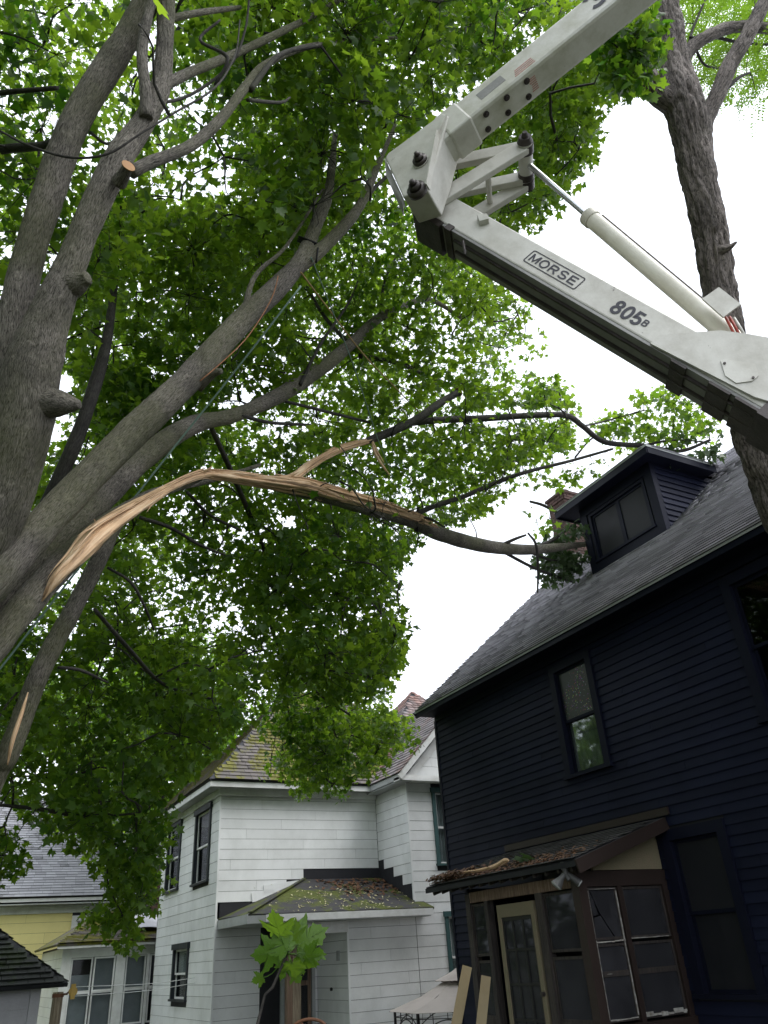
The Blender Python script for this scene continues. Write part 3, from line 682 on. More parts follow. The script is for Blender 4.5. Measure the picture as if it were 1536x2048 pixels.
def white_house():
    H = thing('white_house', 'two storey white sided house with mossy hip roof and dark green window trim', 'house', (8, 22, -1.3))
    zt = 5.42; zb = -1.5
    # left wall (faces -X) u runs towards the camera
    n, u = np.array([-1., 0, 0]), np.array([0, -1., 0]); OL = (5.9, 25.5, 0); Yu = lambda y: 25.5-y
    wl = [(Yu(24.85), Yu(23.35), 3.48, 5.30), (Yu(21.9), Yu(20.45), 3.42, 5.25), (Yu(23.35), Yu(21.85), .9, 2.15)]
    m = MB(); wall_sheet(m, OL, u, n, 5.75, zb, zt, wl)
    nf, uf = np.array([0, -1., 0]), np.array([1., 0, 0]); OF = (5.9, 19.75, 0)
    wf = [(7.5-5.9, 8.35-5.9, -1.0, 2.24)]
    wall_sheet(m, OF, uf, nf, 4.35, zb, zt, wf)
    OW = (10.25, 18.0, 0); ww = [(.72, 1.85, 3.45, 5.30), (.80, 1.9, .55, 2.42)]
    wall_sheet(m, OW, uf, nf, 4.6, zb, zt, ww)
    m.box(10.25, 10.33, 18.0, 19.75, 2.4, zt)
    m.box(8.45, 10.25, 18.0, 18.08, zb, 2.6); m.box(8.45, 8.53, 18.08, 19.75, zb, 2.6)
    m.box(5.9, 16.5, 25.5, 25.58, zb, zt); m.box(14.8, 14.88, 18.0, 25.5, zb, zt); m.box(6, 14.7, 19.85, 25.4, 2.7, 2.78)
    m.prism([(10.25, 18.0, zt), (14.85, 18.0, zt), (12.55, 18.0, 7.9)], (0, .08, 0))
    W = m.build('wall', MT['tar'], H)
    e = .232
    siding('plank', 'white', W, OL, u, n, 5.75, -1.3, zt, e, .012, wl, 2.44)
    # front wall upper storey; the lowest boards step along the porch roof
    def skipF(a, z): return False
    def holes_step():
        return [(1.2, 9, 2.0, 2.97), (1.75, 9, 2.9, 3.3), (2.2, 9, 2.9, 3.5)]
    siding('plank', 'white', W, OF, uf, nf, 4.33, .58+e*10-.232*0, zt, e, .012, holes_step(), 2.44)
    siding('plank', 'white', W, OF, uf, nf, 1.1, -1.3, 2.56, e, .012, [], 2.44)
    siding('plank', 'white', W, OF, uf, nf, 2.54, -1.3, 2.56, e, .012, [(0, 2.46, -2, 9)], 2.44)
    # loose tilted boards over the porch roof
    for (x0, x1, z0, tilt) in ((7.05, 8.05, 3.10, .10), (6.75, 7.35, 2.93, .16)):
        c = np.array([(x0+x1)/2, 19.72, z0+.1]); uu = nrm((math.cos(tilt), 0, math.sin(tilt))); vv = np.cross((0, 1, 0), uu)*-1
        vv = nrm((-math.sin(tilt), 0, math.cos(tilt)))
        piece('plank', 'white', c, uu, (0, 1, 0), vv, x1-x0, .012, .2, W)
    # inner return of the wing
    OI = (10.25, 19.75, 0)
    siding('plank', 'white', W, OI, u, n, 1.74, .58+e*11-.06, zt, e, .012, [(-1, .30, 2, 3.72), (-1, .80, 2, 3.48), (-1, 1.25, 2, 3.25), (-1, 1.52, 2, 3.05)], 2.44)
    siding('plank', 'white', W, OW, uf, nf, 4.6, -1.3, zt, e, .012, ww, 4.9)
    siding('plank', 'white', W, (8.45, 18.0, 0), uf, nf, 1.79, -1.3, 2.5, e, .012, [], 1.9)
    siding('plank', 'white', W, (8.45, 19.75, 0), u, n, 1.74, -1.3, 2.45, e, .012, [], 2.44)
    # wing gable boards
    siding('plank', 'white', W, OW, uf, nf, 4.6, 5.62, 7.7, e, .012, [], 2.0, clip=lambda z: ((z-5.42)/1.08-.12, 4.6-(z-5.42)/1.08+.12))
    for (x, y) in ((5.88, 19.71), (10.22, 17.97), (8.43, 17.97)):
        m = MB(); m.box(x-.01, x+.035, y-.012, y+.03, -1.3 if x != 10.22 else 2.7, zt if x != 8.43 else 2.45)
        m.build('corner_trim', MT['white'], H)
    for h in wl: window(H, OL, u, n, h, 'blacktrim', 'whitetrim', .11, .05, head=.05, curtain=(0, 1, .5, 1, 'blind') if h[3] < 3 else None)
    for h in ww: window(H, OW, uf, nf, h, 'greentrim', 'whitetrim', .10, .045, head=.03, curtain=(0, 1, 0, 1, 'blind'))
    # eaves
    m = MB(); m.box(5.82, 5.9, 19.7, 25.6, 5.30, 5.46); m.box(5.82, 10.2, 19.62, 19.7, 5.30, 5.46); m.build('frieze_board', MT['whitetrim'], H)
    m = MB(); m.box(5.52, 10.2, 19.37, 25.9, 5.46, 5.49); m.build('soffit', MT['greytrim'], H)
    m = MB(); m.box(5.5, 5.53, 19.35, 25.92, 5.44, 5.60); m.box(5.53, 10.0, 19.35, 19.38, 5.44, 5.60); m.build('fascia', MT['whitetrim'], H)
    hip_roof(H, 5.45, 14.0, 19.30, 25.95, 5.61, 1.04, 'mossroof', .15, .28, 'LF', 150)
    hip_roof(H, 9.9, 17.0, 19.2, 26.2, 5.55, 1.12, 'redroof', .15, .28, 'LF', 120)
    # wing gable roof and trim
    gz0, gp = 5.58, 8.25; xl, xr, xm = 9.88, 15.22, 12.55
    m = MB(); slab(m, [(xl, 17.65, gz0), (xm, 17.65, gp+.05), (xm, 22, gp+.05), (xl, 22, gz0)], .06); slab(m, [(xr, 17.65, gz0), (xm, 17.65, gp+.05), (xm, 22, gp+.05), (xr, 22, gz0)], .06)
    gr = m.build('wing_roof', MT['tar'], H)
    sv = nrm((xm-xl, 0, gp+.05-gz0)); ln = math.hypot(xm-xl, gp+.05-gz0)
    shingles('redroof', gr, (xl-.02, 22, gz0), (0, -1, 0), sv, [(0, 0), (4.4, 0), (4.4, ln), (0, ln)], .15, .28, .012, 60)
    m = MB()
    m.beam((xl, 17.66, gz0-.10), (xm, 17.66, gp-.05), .035, .15); m.beam((xr, 17.66, gz0-.10), (xm, 17.66, gp-.05), .035, .15)
    m.beam((xl+.42, 17.955, gz0-.06), (xm, 17.955, gp-.42), .03, .2); m.build('rake_board', MT['whitetrim'], H)
    m = MB(); m.box(xl, xr, 17.68, 17.98, 5.42, 5.50); m.box(xl+.02, xr, 17.70, 17.96, 5.505, 5.56); m.build('gable_return', MT['whitetrim'], H)
    m = MB(); m.box(xl, xl+.03, 17.7, 19.35, 5.44, 5.58); m.box(xl+.03, 10.25, 17.7, 19.6, 5.40, 5.43); m.build('wing_fascia', MT['greytrim'], H)
    # porch roof in the corner
    P0, P1, Q0, Q1 = (5.95, 17.6, 2.52), (10.55, 17.6, 2.52), (10.28, 19.74, 3.36), (8.1, 19.74, 3.36); B0 = (5.95, 19.74, 2.56)
    m = MB(); slab(m, [P0, P1, Q0, Q1], .05); slab(m, [B0, P0, Q1], .05); R = m.build('porch_roof', MT['felt'], H)
    m = MB(); m.beam((6.0, 17.62, 2.56), (8.1, 19.7, 3.38), .09, .02); m.build('hip_cap', MT['felt'], R)
    m = MB(); m.box(6.35, 10.5, 17.57, 17.60, 2.36, 2.50); m.build('porch_fascia', MT['whitetrim'], H)
    m = MB(); m.box(5.93, 6.34, 17.575, 17.60, 2.34, 2.49); m.box(5.93, 5.96, 17.6, 19.7, 2.34, 2.52); m.build('porch_side_fascia', MT['greytrim'], H)
    m = MB(); m.box(5.97, 10.45, 17.61, 19.7, 2.34, 2.36); m.build('porch_ceiling', MT['greytrim'], H)
    m = MB(); m.box(6.9, 8.44, 17.95, 18.05, 2.1, 2.33); m.build('porch_header', MT['whitetrim'], H)
    m = MB(); m.box(7.0, 7.12, 18.0, 18.12, -1.0, 2.1); m.build('porch_post', MT['brownwood'], H)
    m = MB(); m.box(7.13, 7.32, 18.02, 18.06, -1.0, 2.1); m.build('porch_casing', MT['pole'], H)
    m = MB(); m.box(6.9, 8.45, 17.9, 19.75, -1.3, -1.0); m.build('porch_step', MT['darkwood'], H)
    # the door
    m = MB(); m.box(7.5, 7.58, 19.66, 19.75, -1.0, 2.24); m.box(8.27, 8.35, 19.66, 19.75, -1.0, 2.24); m.box(7.58, 8.27, 19.66, 19.75, 2.14, 2.24)
    d = m.build('door', MT['greytrim'], H)
    m = MB(); m.box(7.6, 7.68, 19.69, 19.73, -.9, 2.12); m.box(8.17, 8.25, 19.69, 19.73, -.9, 2.12); m.box(7.68, 8.17, 19.69, 19.73, 1.1, 1.2); m.box(7.68, 8.17, 19.69, 19.73, 2.0, 2.12); m.box(7.68, 8.17, 19.69, 19.73, -.9, -.6)
    m.build('screen_frame', MT['brownwood'], d)
    m = MB(); m.box(7.68, 8.17, 19.705, 19.71, 1.2, 2.0); m.box(7.68, 8.17, 19.705, 19.71, -.6, 1.1); m.build('pane', MT['glassdim'], d)
    m = MB(); m.box(8.405, 8.44, 18.42, 18.55, 1.55, 1.75); m.build('wall_light', MT['greytrim'], H)
    m = MB(); m.cyl((8.40, 18.9, 1.0), (8.44, 18.9, 1.0), .035, 10); m.build('wall_socket', MT['black'], H)
white_house()
# fallen leaves on that roof
def scatter(name, n, fn, size, mat, label, cat, parent=None):
    V = []; F = []
    for i in range(n):
        p, nn = fn(); a = random.random()*6.28; t = nrm(np.cross(nn, (math.cos(a), math.sin(a), .1))); b = np.cross(nn, t); s = size*random.uniform(.5, 1.3); t = nrm(t+nn*random.uniform(-.5, .5))
        p = p+nn*random.uniform(.004, .03); k = len(V)
        V += [p-t*s, p-b*s*.45+nn*s*.2, p+t*s, p+b*s*.45+nn*s*.1]; F.append((k, k+1, k+2, k+3))
    o = link(name, npmesh(name, np.array(V), [np.array(F)], MT[mat]), parent, kind='stuff'); o['label'] = label; o['category'] = cat; return o
def on_wporch(gx, gy, sx, sy):
    def f():
        x = random.gauss(gx, sx); y = min(19.6, max(17.65, random.gauss(gy, sy))); x = min(10.2, max(6.6, x)); z = 2.52+(y-17.6)*.3925
        return np.array([x, y, z]), nrm((0, -.39, 1))
    return f
scatter('leaf_litter', 260, on_wporch(9.4, 19.1, .5, .35), .07, 'litter', 'heap of brown fallen leaves on the white house porch roof', 'leaf litter')
scatter('pale_leaf_litter', 260, on_wporch(8.6, 18.3, 1.0, .5), .035, 'litterpale', 'pale yellow leaf scraps scattered on the mossy porch roof', 'leaf litter')

# ------------------------------------------------------------------ the yellow house
def yellow_house():
    H = thing('yellow_house', 'yellow shingled house with grey roof behind the drooping maple leaves', 'house', (4, 36, -1.3))
    n, u = np.array([0, -1., 0]), np.array([1., 0, 0]); Y = 33.0; O = (-4, Y, 0); L = 12.0
    hw = (8.55, 9.75, 1.7, 3.5)
    m = MB(); wall_sheet(m, O, u, n, L, -1.5, 4.1, [hw]); m.box(-4, 8, 41, 41.08, -1.5, 4.1); m.box(-4, -3.92, Y+.1, 41, -1.5, 4.1); m.box(7.92, 8, Y+.1, 41, -1.5, 4.1)
    for x in (-4, 7.92): m.prism([(x, Y+.09, 4.1), (x, 41, 4.1), (x, 37, 7.6)], (.08, 0, 0))
    W = m.build('wall', MT['tar'], H)
    siding('plank', 'yellow', W, O, u, n, L, -1.3, 3.6, .33, .015, [hw], 3.0)
    m = MB(); m.box(-4.1, 8.1, Y-.06, Y, 3.6, 3.85); m.build('frieze_board', MT['whitetrim'], H)
    m = MB(); m.box(-4.3, 8.3, Y-.55, Y-.5, 3.95, 4.1); m.build('fascia', MT['whitetrim'], H)
    m = MB(); m.box(-4.3, 8.3, Y-.5, Y, 3.86, 3.9); m.build('soffit', MT['greytrim'], H)
    window(H, O, u, n, hw, 'whitetrim', 'whitetrim', .18, .06, curtain=(0, 1, 0, 1, 'blind'))
    m = MB(); z0, zr = 4.1, 8.3; slab(m, [(-4.5, Y-.6, z0), (8.5, Y-.6, z0), (8.5, 37, zr), (-4.5, 37, zr)], .06); slab(m, [(-4.5, 41.6, z0), (8.5, 41.6, z0), (8.5, 37, zr), (-4.5, 37, zr)], .06)
    R = m.build('roof', MT['tar'], H); s = nrm((0, 4.6, zr-z0)); ln = math.hypot(4.6, zr-z0)
    shingles('yroof', R, (-4.5, Y-.62, z0), (1, 0, 0), s, [(5.5, 0), (13, 0), (13, ln), (5.5, ln)], .145, .36, .012, 300, wjit=.1)
    for (x0, y0, z0_, z1) in ((7.5, 36.6, 6.5, 9.6), (7.2, 32.35, -1.3, 4.6)):
        m = MB(); m.box(x0+.015, x0+.585, y0+.015, y0+.585, z0_, z1); ch = m.build('chimney', MT['mortar'], H); z = max(z0_, 2.0); r = 0
        while z < z1-.1:
            a = -(r % 2)*.15
            while a < .6:
                p, q = max(0, a), min(.6, a+.29)
                if q-p > .05: piece('brick', 'brick', (x0+(p+q)/2, y0+.05, z+.05), (1, 0, 0), (0, 1, 0), (0, 0, 1), q-p-.015, .1, .085, ch); piece('brick', 'brick', (x0+.05, y0+(p+q)/2, z+.05), (0, 1, 0), (-1, 0, 0), (0, 0, 1), q-p-.015, .1, .085, ch)
                a += .3
            z += .1; r += 1
yellow_house()
# ------------------------------------------------------------------ the sunroom between
def sunroom():
    H = thing('sunroom', 'low white sunroom with large panes and mossy roof beside the yellow house', 'sunroom', (5, 28, -1.3))
    n, u = np.array([0, -1., 0]), np.array([1., 0, 0]); X0, X1, Y = 3.5, 6.9, 26.3
    m = MB(); m.box(X0, X0+.08, Y+.1, 31, -1.5, 2.35); m.box(X0, X1, 30.92, 31, -1.5, 2.3); m.box(X1-.08, X1, Y+.1, 30.9, -1.5, 2.5); m.box(X0, X1, Y, Y+.08, -1.5, .3)
    W = m.build('wall', MT['tar'], H)
    siding('plank', 'white', W, (X0, 31, 0), (0, -1, 0), (-1, 0, 0), 4.7, -1.3, 2.3, .24, .012, [], 2.4)
    siding('plank', 'white', W, (X0, Y, 0), u, n, 3.4, -1.3, .3, .24, .012, [], 2.4)
    # posts and panes
    for x, w_ in ((X0, .25), (4.98, .26), (5.85, .08)): m = MB(); m.box(x, x+w_, Y-.03, Y+.09, .3, 2.05); m.build('post', MT['whitetrim'], H)
    m = MB(); m.box(X0, X1, Y-.02, Y+.08, 2.05, 2.3); m.build('header', MT['whitetrim'], H)
    m = MB(); m.box(X0-.2, X1, Y-.32, Y-.26, 2.28, 2.40); m.build('fascia', MT['whitetrim'], H)
    for (a, b) in ((3.76, 4.34), (4.38, 4.96), (5.26, 5.83), (5.95, 6.8)):
        for (c, d) in ((.35, 1.2), (1.2, 2.04)):
            s = .04; m = MB(); m.box(a, a+s, Y, Y+.05, c, d); m.box(b-s, b, Y, Y+.05, c, d); m.box(a+s, b-s, Y, Y+.05, c, c+s); m.box(a+s, b-s, Y, Y+.05, d-s, d); w_ = m.build('window', MT['whitetrim'], H)
            m = MB(); m.box(a+s, b-s, Y+.02, Y+.025, c+s, d-s); m.build('pane', MT['glass'], w_)
    m = MB(); m.box(3.7, 4.32, Y+.14, Y+.16, .32, 1.62); m.build('curtain', MT['shade'], H)
    m = MB(); m.box(4.38, 5.0, Y+.14, Y+.16, .32, 2.04); m.build('blind', MT['shade'], H)
    m = MB(); m.box(5.22, 5.85, Y+.14, Y+.16, .32, 2.04); m.build('blind', MT['shade'], H)
    m = MB(); m.box(3.7, 4.32, Y+.2, Y+.22, 1.62, 2.04); m.build('valance', MT['brown'], H)
    m = MB(); slab(m, [(X0-.25, Y-.35, 2.4), (X1, Y-.35, 2.4), (X1, 29, 3.2), (X0+1.2, 29, 3.2)], .06); slab(m, [(X0-.25, Y-.35, 2.4), (X0+1.2, 29, 3.2), (X0+1.2, 31, 3.2), (X0-.25, 31.2, 2.4)], .06)
    R = m.build('roof', MT['mossroof'], H); s = nrm((0, 3.05, .8))
    shingles('mossroof', R, (X0-.25, Y-.37, 2.41), (1, 0, 0), s, [(0, 0), (3.6, 0), (3.6, 3.1), (1.4, 3.1)], .16, .3, .012, 80)
    m = MB(); vs = []
    for i in range(9):                                       # weathered tarp over the roof edge
        for j in range(6): x = 5.35+i*.16; y = 26.6+j*.4; vs.append((x, y, 2.63+j*.105+.06+.22*math.sin(i*.45+.2)*math.exp(-((j-2.5)/2.4)**2)))
    m.add(vs, [(i*6+j, (i+1)*6+j, (i+1)*6+j+1, i*6+j+1) for i in range(8) for j in range(5)]); o = m.build('roof_tarp', MT['shedwall'], H, True)
sunroom()
# ------------------------------------------------------------------ the shed
def shed():
    H = thing('shed', 'low grey board shed with dark mossy hip roof at the left edge', 'shed', (0, 14.6, -1.3))
    m = MB(); m.box(-2.2, 1.5, 13.35, 16.3, -1.5, 1.5); W = m.build('wall', MT['tar'], H)
    siding('plank', 'shedwall', W, (-2.2, 13.35, 0), (1, 0, 0), (0, -1, 0), 3.62, -1.3, 1.5, .17, .014, [], 2.4)
    siding('plank', 'shedwall', W, (1.5, 13.35, 0), (0, 1, 0), (1, 0, 0), 2.9, -1.3, 1.5, .17, .014, [], 2.4)
    m = MB(); m.box(1.42, 1.54, 13.30, 13.36, -1.3, 1.05); m.build('corner_board', MT['black'], H)
    m = MB(); m.box(1.42, 1.55, 13.30, 13.36, 1.06, 1.5); m.build('corner_board', MT['shedwall'], H)
    hip_roof(H, -2.6, 1.85, 13.0, 16.7, 1.53, .78, 'shedroof', .105, .22, 'FR', 140)
shed()

# ================================================================== TREES
def spline(pts, step):
    """Catmull-Rom through (x,y,z,r) rows, resampled about every step metres"""
    P = np.asarray(pts, float)
    if len(P) == 2: P = np.array([P[0], (P[0]+P[1])/2, P[1]])
    Q = np.vstack([2*P[0]-P[1], P, 2*P[-1]-P[-2]]); out = []
    for i in range(1, len(Q)-2):
        n = max(2, int(np.linalg.norm(Q[i+1][:3]-Q[i][:3])/step)); t = np.linspace(0, 1, n, False)[:, None]
        out.append(.5*((2*Q[i])+(-Q[i-1]+Q[i+1])*t+(2*Q[i-1]-5*Q[i]+4*Q[i+1]-Q[i+2])*t**2+(-Q[i-1]+3*Q[i]-3*Q[i+1]+Q[i+2])*t**3))
    out.append(P[-1:]); S = np.vstack(out); S[:, 3] = np.maximum(S[:, 3], .002); return S
def tube_arrays(S, seg, lump=0., furrow=0., ridge=0., flat=None, cap=True, phase=0, jag=0.):
    n = len(S); T = np.gradient(S[:, :3], axis=0); T /= np.linalg.norm(T, axis=1)[:, None]+1e-9
    u = np.cross(T[0], (0, 0, 1)); u = u if np.linalg.norm(u) > .1 else np.cross(T[0], (1, 0, 0)); u = nrm(u); Us = []
    for i in range(n):
        u = nrm(u-T[i]*np.dot(u, T[i])); Us.append(u)
    Us = np.array(Us); Vs = np.cross(T, Us); th = np.linspace(0, 2*np.pi, seg, False)
    arc = np.concatenate([[0], np.cumsum(np.linalg.norm(np.diff(S[:, :3], axis=0), axis=1))])+phase
    C_, S_ = np.cos(th), np.sin(th); r = S[:, 3][:, None]*np.ones(seg)
    A = np.stack([C_[None, :]*S[:, 3][:, None], S_[None, :]*S[:, 3][:, None], arc[:, None]*np.ones(seg)], -1)
    if lump: r = r*(1+lump*(vnoise(A+11, 3.0)-.5)*2+lump*.5*(vnoise(A+3, 9.0)-.5)*2)
    if furrow:
        q = np.stack([A[..., 0]*16, A[..., 1]*16, A[..., 2]*3.2], -1); q2 = q+1.2*(vnoise(q*.7+5, 1.)[..., None]-.5)
        f1 = np.abs(vnoise(q2, 1.)-.5)*2; f2 = np.abs(vnoise(q2*2.3+9, 1.)-.5)*2
        r = r+furrow*(np.minimum(f1*2.2, 1)-.6)+furrow*.45*(np.minimum(f2*2, 1)-.6)
    if ridge:
        q = np.stack([A[..., 0]*55, A[..., 1]*55, A[..., 2]*7], -1); q = q+1.5*(vnoise(q*.4+3, 1.)[..., None]-.5)
        r = r+ridge*(np.minimum(np.abs(vnoise(q, 1.)-.5)*4, 1)-.6)+ridge*1.5*(vnoise(A*np.array([1, 1, .4])+8, 9.)-.5)
    if jag:
        q = np.stack([A[..., 0]*40, A[..., 1]*40, A[..., 2]*1.2], -1); r = r*(1+jag*(vnoise(q+2, 1.)-.5)*2)
    fu, fv = (1, 1) if flat is None else flat
    V = S[:, None, :3]+Us[:, None, :]*(C_*fu)[None, :, None]*r[..., None]+Vs[:, None, :]*(S_*fv)[None, :, None]*r[..., None]
    i = np.arange(n*seg).reshape(n, seg); j = np.roll(i, -1, 1)
    F = np.stack([i[:-1], j[:-1], j[1:], i[1:]], -1).reshape(-1, 4)
    V = V.reshape(-1, 3); A = A.reshape(-1, 3)
    if cap:
        c0, c1 = len(V), len(V)+1; V = np.vstack([V, S[0, :3], S[-1, :3]]); A = np.vstack([A, [0, 0, arc[0]], [0, 0, arc[-1]]])
        F3 = np.vstack([np.stack([np.full(seg, c0), j[0], i[0]], -1), np.stack([np.full(seg, c1), i[-1], j[-1]], -1)])
    else: F3 = np.zeros((0, 3), int)
    return V, F, F3, A
def tube_obj(name, mat, parent, pts, step=.06, seg=18, **k):
    S = spline(pts, step); kw = {a: k.pop(a) for a in list(k) if a in ('lump', 'furrow', 'ridge', 'flat', 'cap', 'phase', 'jag')}
    V, F, F3, A = tube_arrays(S, seg, **kw); me = npmesh(name, V, [F, F3] if len(F3) else [F], MT[mat], True, A)
    return link(name, me, parent, **k), S
def px_path(rows):
    """rows of (photo x, photo y, photo width, distance) -> (x,y,z,r)"""
    return [list(at(x, y, d))+[w_*.345*d/FPX] for (x, y, w_, d) in rows]
def multi_tubes(name, mat, parent, paths, step, seg, **k):
    Vs, F4, F3s, As, o = [], [], [], [], 0
    for p in paths:
        S = spline(p, step); V, F, F3, A = tube_arrays(S, seg, cap=True); Vs.append(V); F4.append(F+o); F3s.append(F3+o); As.append(A); o += len(V)
    return link(name, npmesh(name, np.vstack(Vs), [np.vstack(F4), np.vstack(F3s)], MT[mat], True, np.vstack(As)), parent, **k)

# ---- leaves
HALF = [(.20, -.09), (.42, -.06), (.35, .14), (.49, .24), (.66, .49), (.42, .48), (.26, .51), (.29, .70), (.13, .75)]
OUT_HI = np.array([(0, 0)]+HALF+[(0, 1.0)]+[(-x, y) for x, y in HALF[::-1]])
HALF2 = [(.42, -.06), (.33, .17), (.62, .47), (.26, .51)]
OUT_LO = np.array([(0, 0)]+HALF2+[(0, 1.0)]+[(-x, y) for x, y in HALF2[::-1]])
def leaf_template(out):
    V = np.vstack([[(0, .33)], out]); z = -.16*np.abs(V[:, 0])**1.3-.10*(V[:, 1]-.2)**2+.05*np.sin(V[:, 0]*9)*.4; z[0] += .02
    V3 = np.column_stack([V, z]); n = len(out); F = np.array([(0, 1+i, 1+(i+1) % n) for i in range(n)]); return V3, F
def curl(T, fold, droop, twist):
    V = T[0].copy(); V[:, 2] = -fold*np.abs(V[:, 0])**1.2-droop*np.maximum(0, V[:, 1]-.1)**2+twist*V[:, 0]*V[:, 1]; V[0, 2] += .02; return V, T[1]
T_HI, T_LO = leaf_template(OUT_HI), leaf_template(OUT_LO)
T_QUAD = (np.array([(0, 0, 0), (.52, .38, -.08), (0, 1, -.1), (-.52, .38, -.08)]), np.array([(0, 1, 2), (0, 2, 3)]))
T_VAR = [T_LO, curl(T_LO, .45, .30, .15), curl(T_LO, .05, .45, -.35), curl(T_LO, -.25, .15, .25)]
H_VAR = [T_HI, curl(T_HI, .45, .30, .15), curl(T_HI, .05, .45, -.35), curl(T_HI, -.25, .15, .25)]
def leaf_mesh_shared(name, mat, T=T_HI):
    return npmesh(name, T[0], [T[1]], mat, True)
def leaves_array(pos, tip, nor, size, T):
    """build joined leaves: pos (n,3) leaf base, tip direction, normal, size"""
    y = tip/np.linalg.norm(tip, axis=1)[:, None]; x = np.cross(y, nor); x /= np.linalg.norm(x, axis=1)[:, None]+1e-9; z = np.cross(x, y)
    t = T[0]; V = pos[:, None, :]+size[:, None, None]*(t[None, :, 0, None]*x[:, None, :]+t[None, :, 1, None]*y[:, None, :]+t[None, :, 2, None]*z[:, None, :])
    n = len(pos); F = (T[1][None]+(np.arange(n)*len(t))[:, None, None]).reshape(-1, 3); return V.reshape(-1, 3), F
def sprays(C_, rad, per, size, spread=.42):
    """clusters of leaves hanging off short shoots round each centre"""
    n = len(C_); k = per; a = rng.normal(size=(n, 3)); a[:, 2] = a[:, 2]*.35-.15; a /= np.linalg.norm(a, axis=1)[:, None]
    t = rng.uniform(-.5, .5, (n, k)); lat = rng.normal(size=(n, k, 3)); lat -= a[:, None, :]*np.sum(lat*a[:, None, :], -1, keepdims=True); lat /= np.linalg.norm(lat, axis=2)[..., None]
    pos = C_[:, None, :]+a[:, None, :]*(t*rad*2.2)[..., None]+lat*rng.uniform(.02, spread*rad*2, (n, k))[..., None]
    tip = lat*.9+a[:, None, :]*.5+rng.normal(size=(n, k, 3))*.35; tip[..., 2] -= .35
    nor = rng.normal(size=(n, k, 3))*.60; nor[..., 2] += .85
    sz = rng.uniform(.5, 1.3, (n, k))*size
    return pos.reshape(-1, 3), tip.reshape(-1, 3), nor.reshape(-1, 3), sz.reshape(-1), a

def poly_points(poly, n):
    P = np.array(poly, float); lo, hi = P.min(0), P.max(0); out = []
    while len(out) < n:
        q = rng.uniform(lo, hi, (n*2, 2))
        for x, y in q:
            if in_poly(x, y, poly): out.append((x, y))
            if len(out) >= n: break
    return np.array(out)
def poly_area(p):
    p = np.array(p, float); x, y = p[:, 0], p[:, 1]; return abs(np.dot(x, np.roll(y, -1))-np.dot(y, np.roll(x, -1)))/2
def at_many(xy, d):
    r = Fw[None]+Rw[None]*((xy[:, 0]-768)/FPX)[:, None]-Uw[None]*((xy[:, 1]-1024)/FPX)[:, None]; return EYE+r*d[:, None]
def crown_points(regions, size, per=8, gap=.475, gscale=.95):
    """each region: outline of one part of the crown as seen from the yard, its near and far distance and how many leaf layers it has"""
    out = []
    for (poly, d0, d1, lam) in regions:
        dm = (d0+d1)/2; la = .42*size*size*.62*(FPX/dm)**2; n = int(lam*poly_area(poly)/(la*per)*(1.45 if gap < .45 else 1.75))
        xy = poly_points(poly, n); d = rng.uniform(d0, d1, n); P = at_many(xy, d)
        g = vnoise(P+20, gscale)*.65+vnoise(P+7, gscale*2.7)*.35
        out.append(P[(g > gap) | (rng.random(n) < .07)])
    return np.vstack(out)
def grow(C_, nodes_, cell=.85, seed_r=.011):
    """branches: leaf clusters are gathered, and every gathering is joined to the nearest wood already there"""
    key = np.floor(C_/cell).astype(int); d = {}
    for i, k in enumerate(map(tuple, key)): d.setdefault(k, []).append(i)
    cent = np.array([C_[v].mean(0) for v in d.values()]); mem = list(d.values())
    N_ = [np.asarray(nodes_)]; nn = np.vstack(N_); dist = np.full(len(cent), 1e9); near = np.zeros(len(cent), int)
    for j in range(0, len(nn)):
        dd = np.linalg.norm(cent-nn[j], axis=1); b = dd < dist; dist[b] = dd[b]; near[b] = j
    paths, todo = [], np.ones(len(cent), bool); allp = nn
    for _ in range(len(cent)):
        i = int(np.argmin(np.where(todo, dist, 1e9))); todo[i] = False
        a = allp[near[i]]; b = cent[i]; L = np.linalg.norm(b-a)
        if L > 5: continue
        m1 = a+(b-a)*.35+rng.normal(size=3)*.06*L+np.array([0, 0, .06*L]); m2 = a+(b-a)*.7+rng.normal(size=3)*.05*L+np.array([0, 0, .05*L])
        r = seed_r*(1+.5*L); paths.append([[*a, r], [*m1, r*.8], [*m2, r*.6], [*b, r*.4]])
        new = np.array([m1, m2, b]); base = len(allp); allp = np.vstack([allp, new])
        for q in range(3):
            dd = np.linalg.norm(cent-new[q], axis=1); bb = dd < dist; dist[bb] = dd[bb]; near[bb] = base+q
        for j in mem[i][::2]:
            c = C_[j]; paths.append([[*b, .004], [*((b+c)/2+rng.normal(size=3)*.04), .0035], [*c, .0025]])
    return paths
OPEN = []           # the big limbs stand free of leaves on the yard side
def open_side(S): OPEN.append(S[::3])
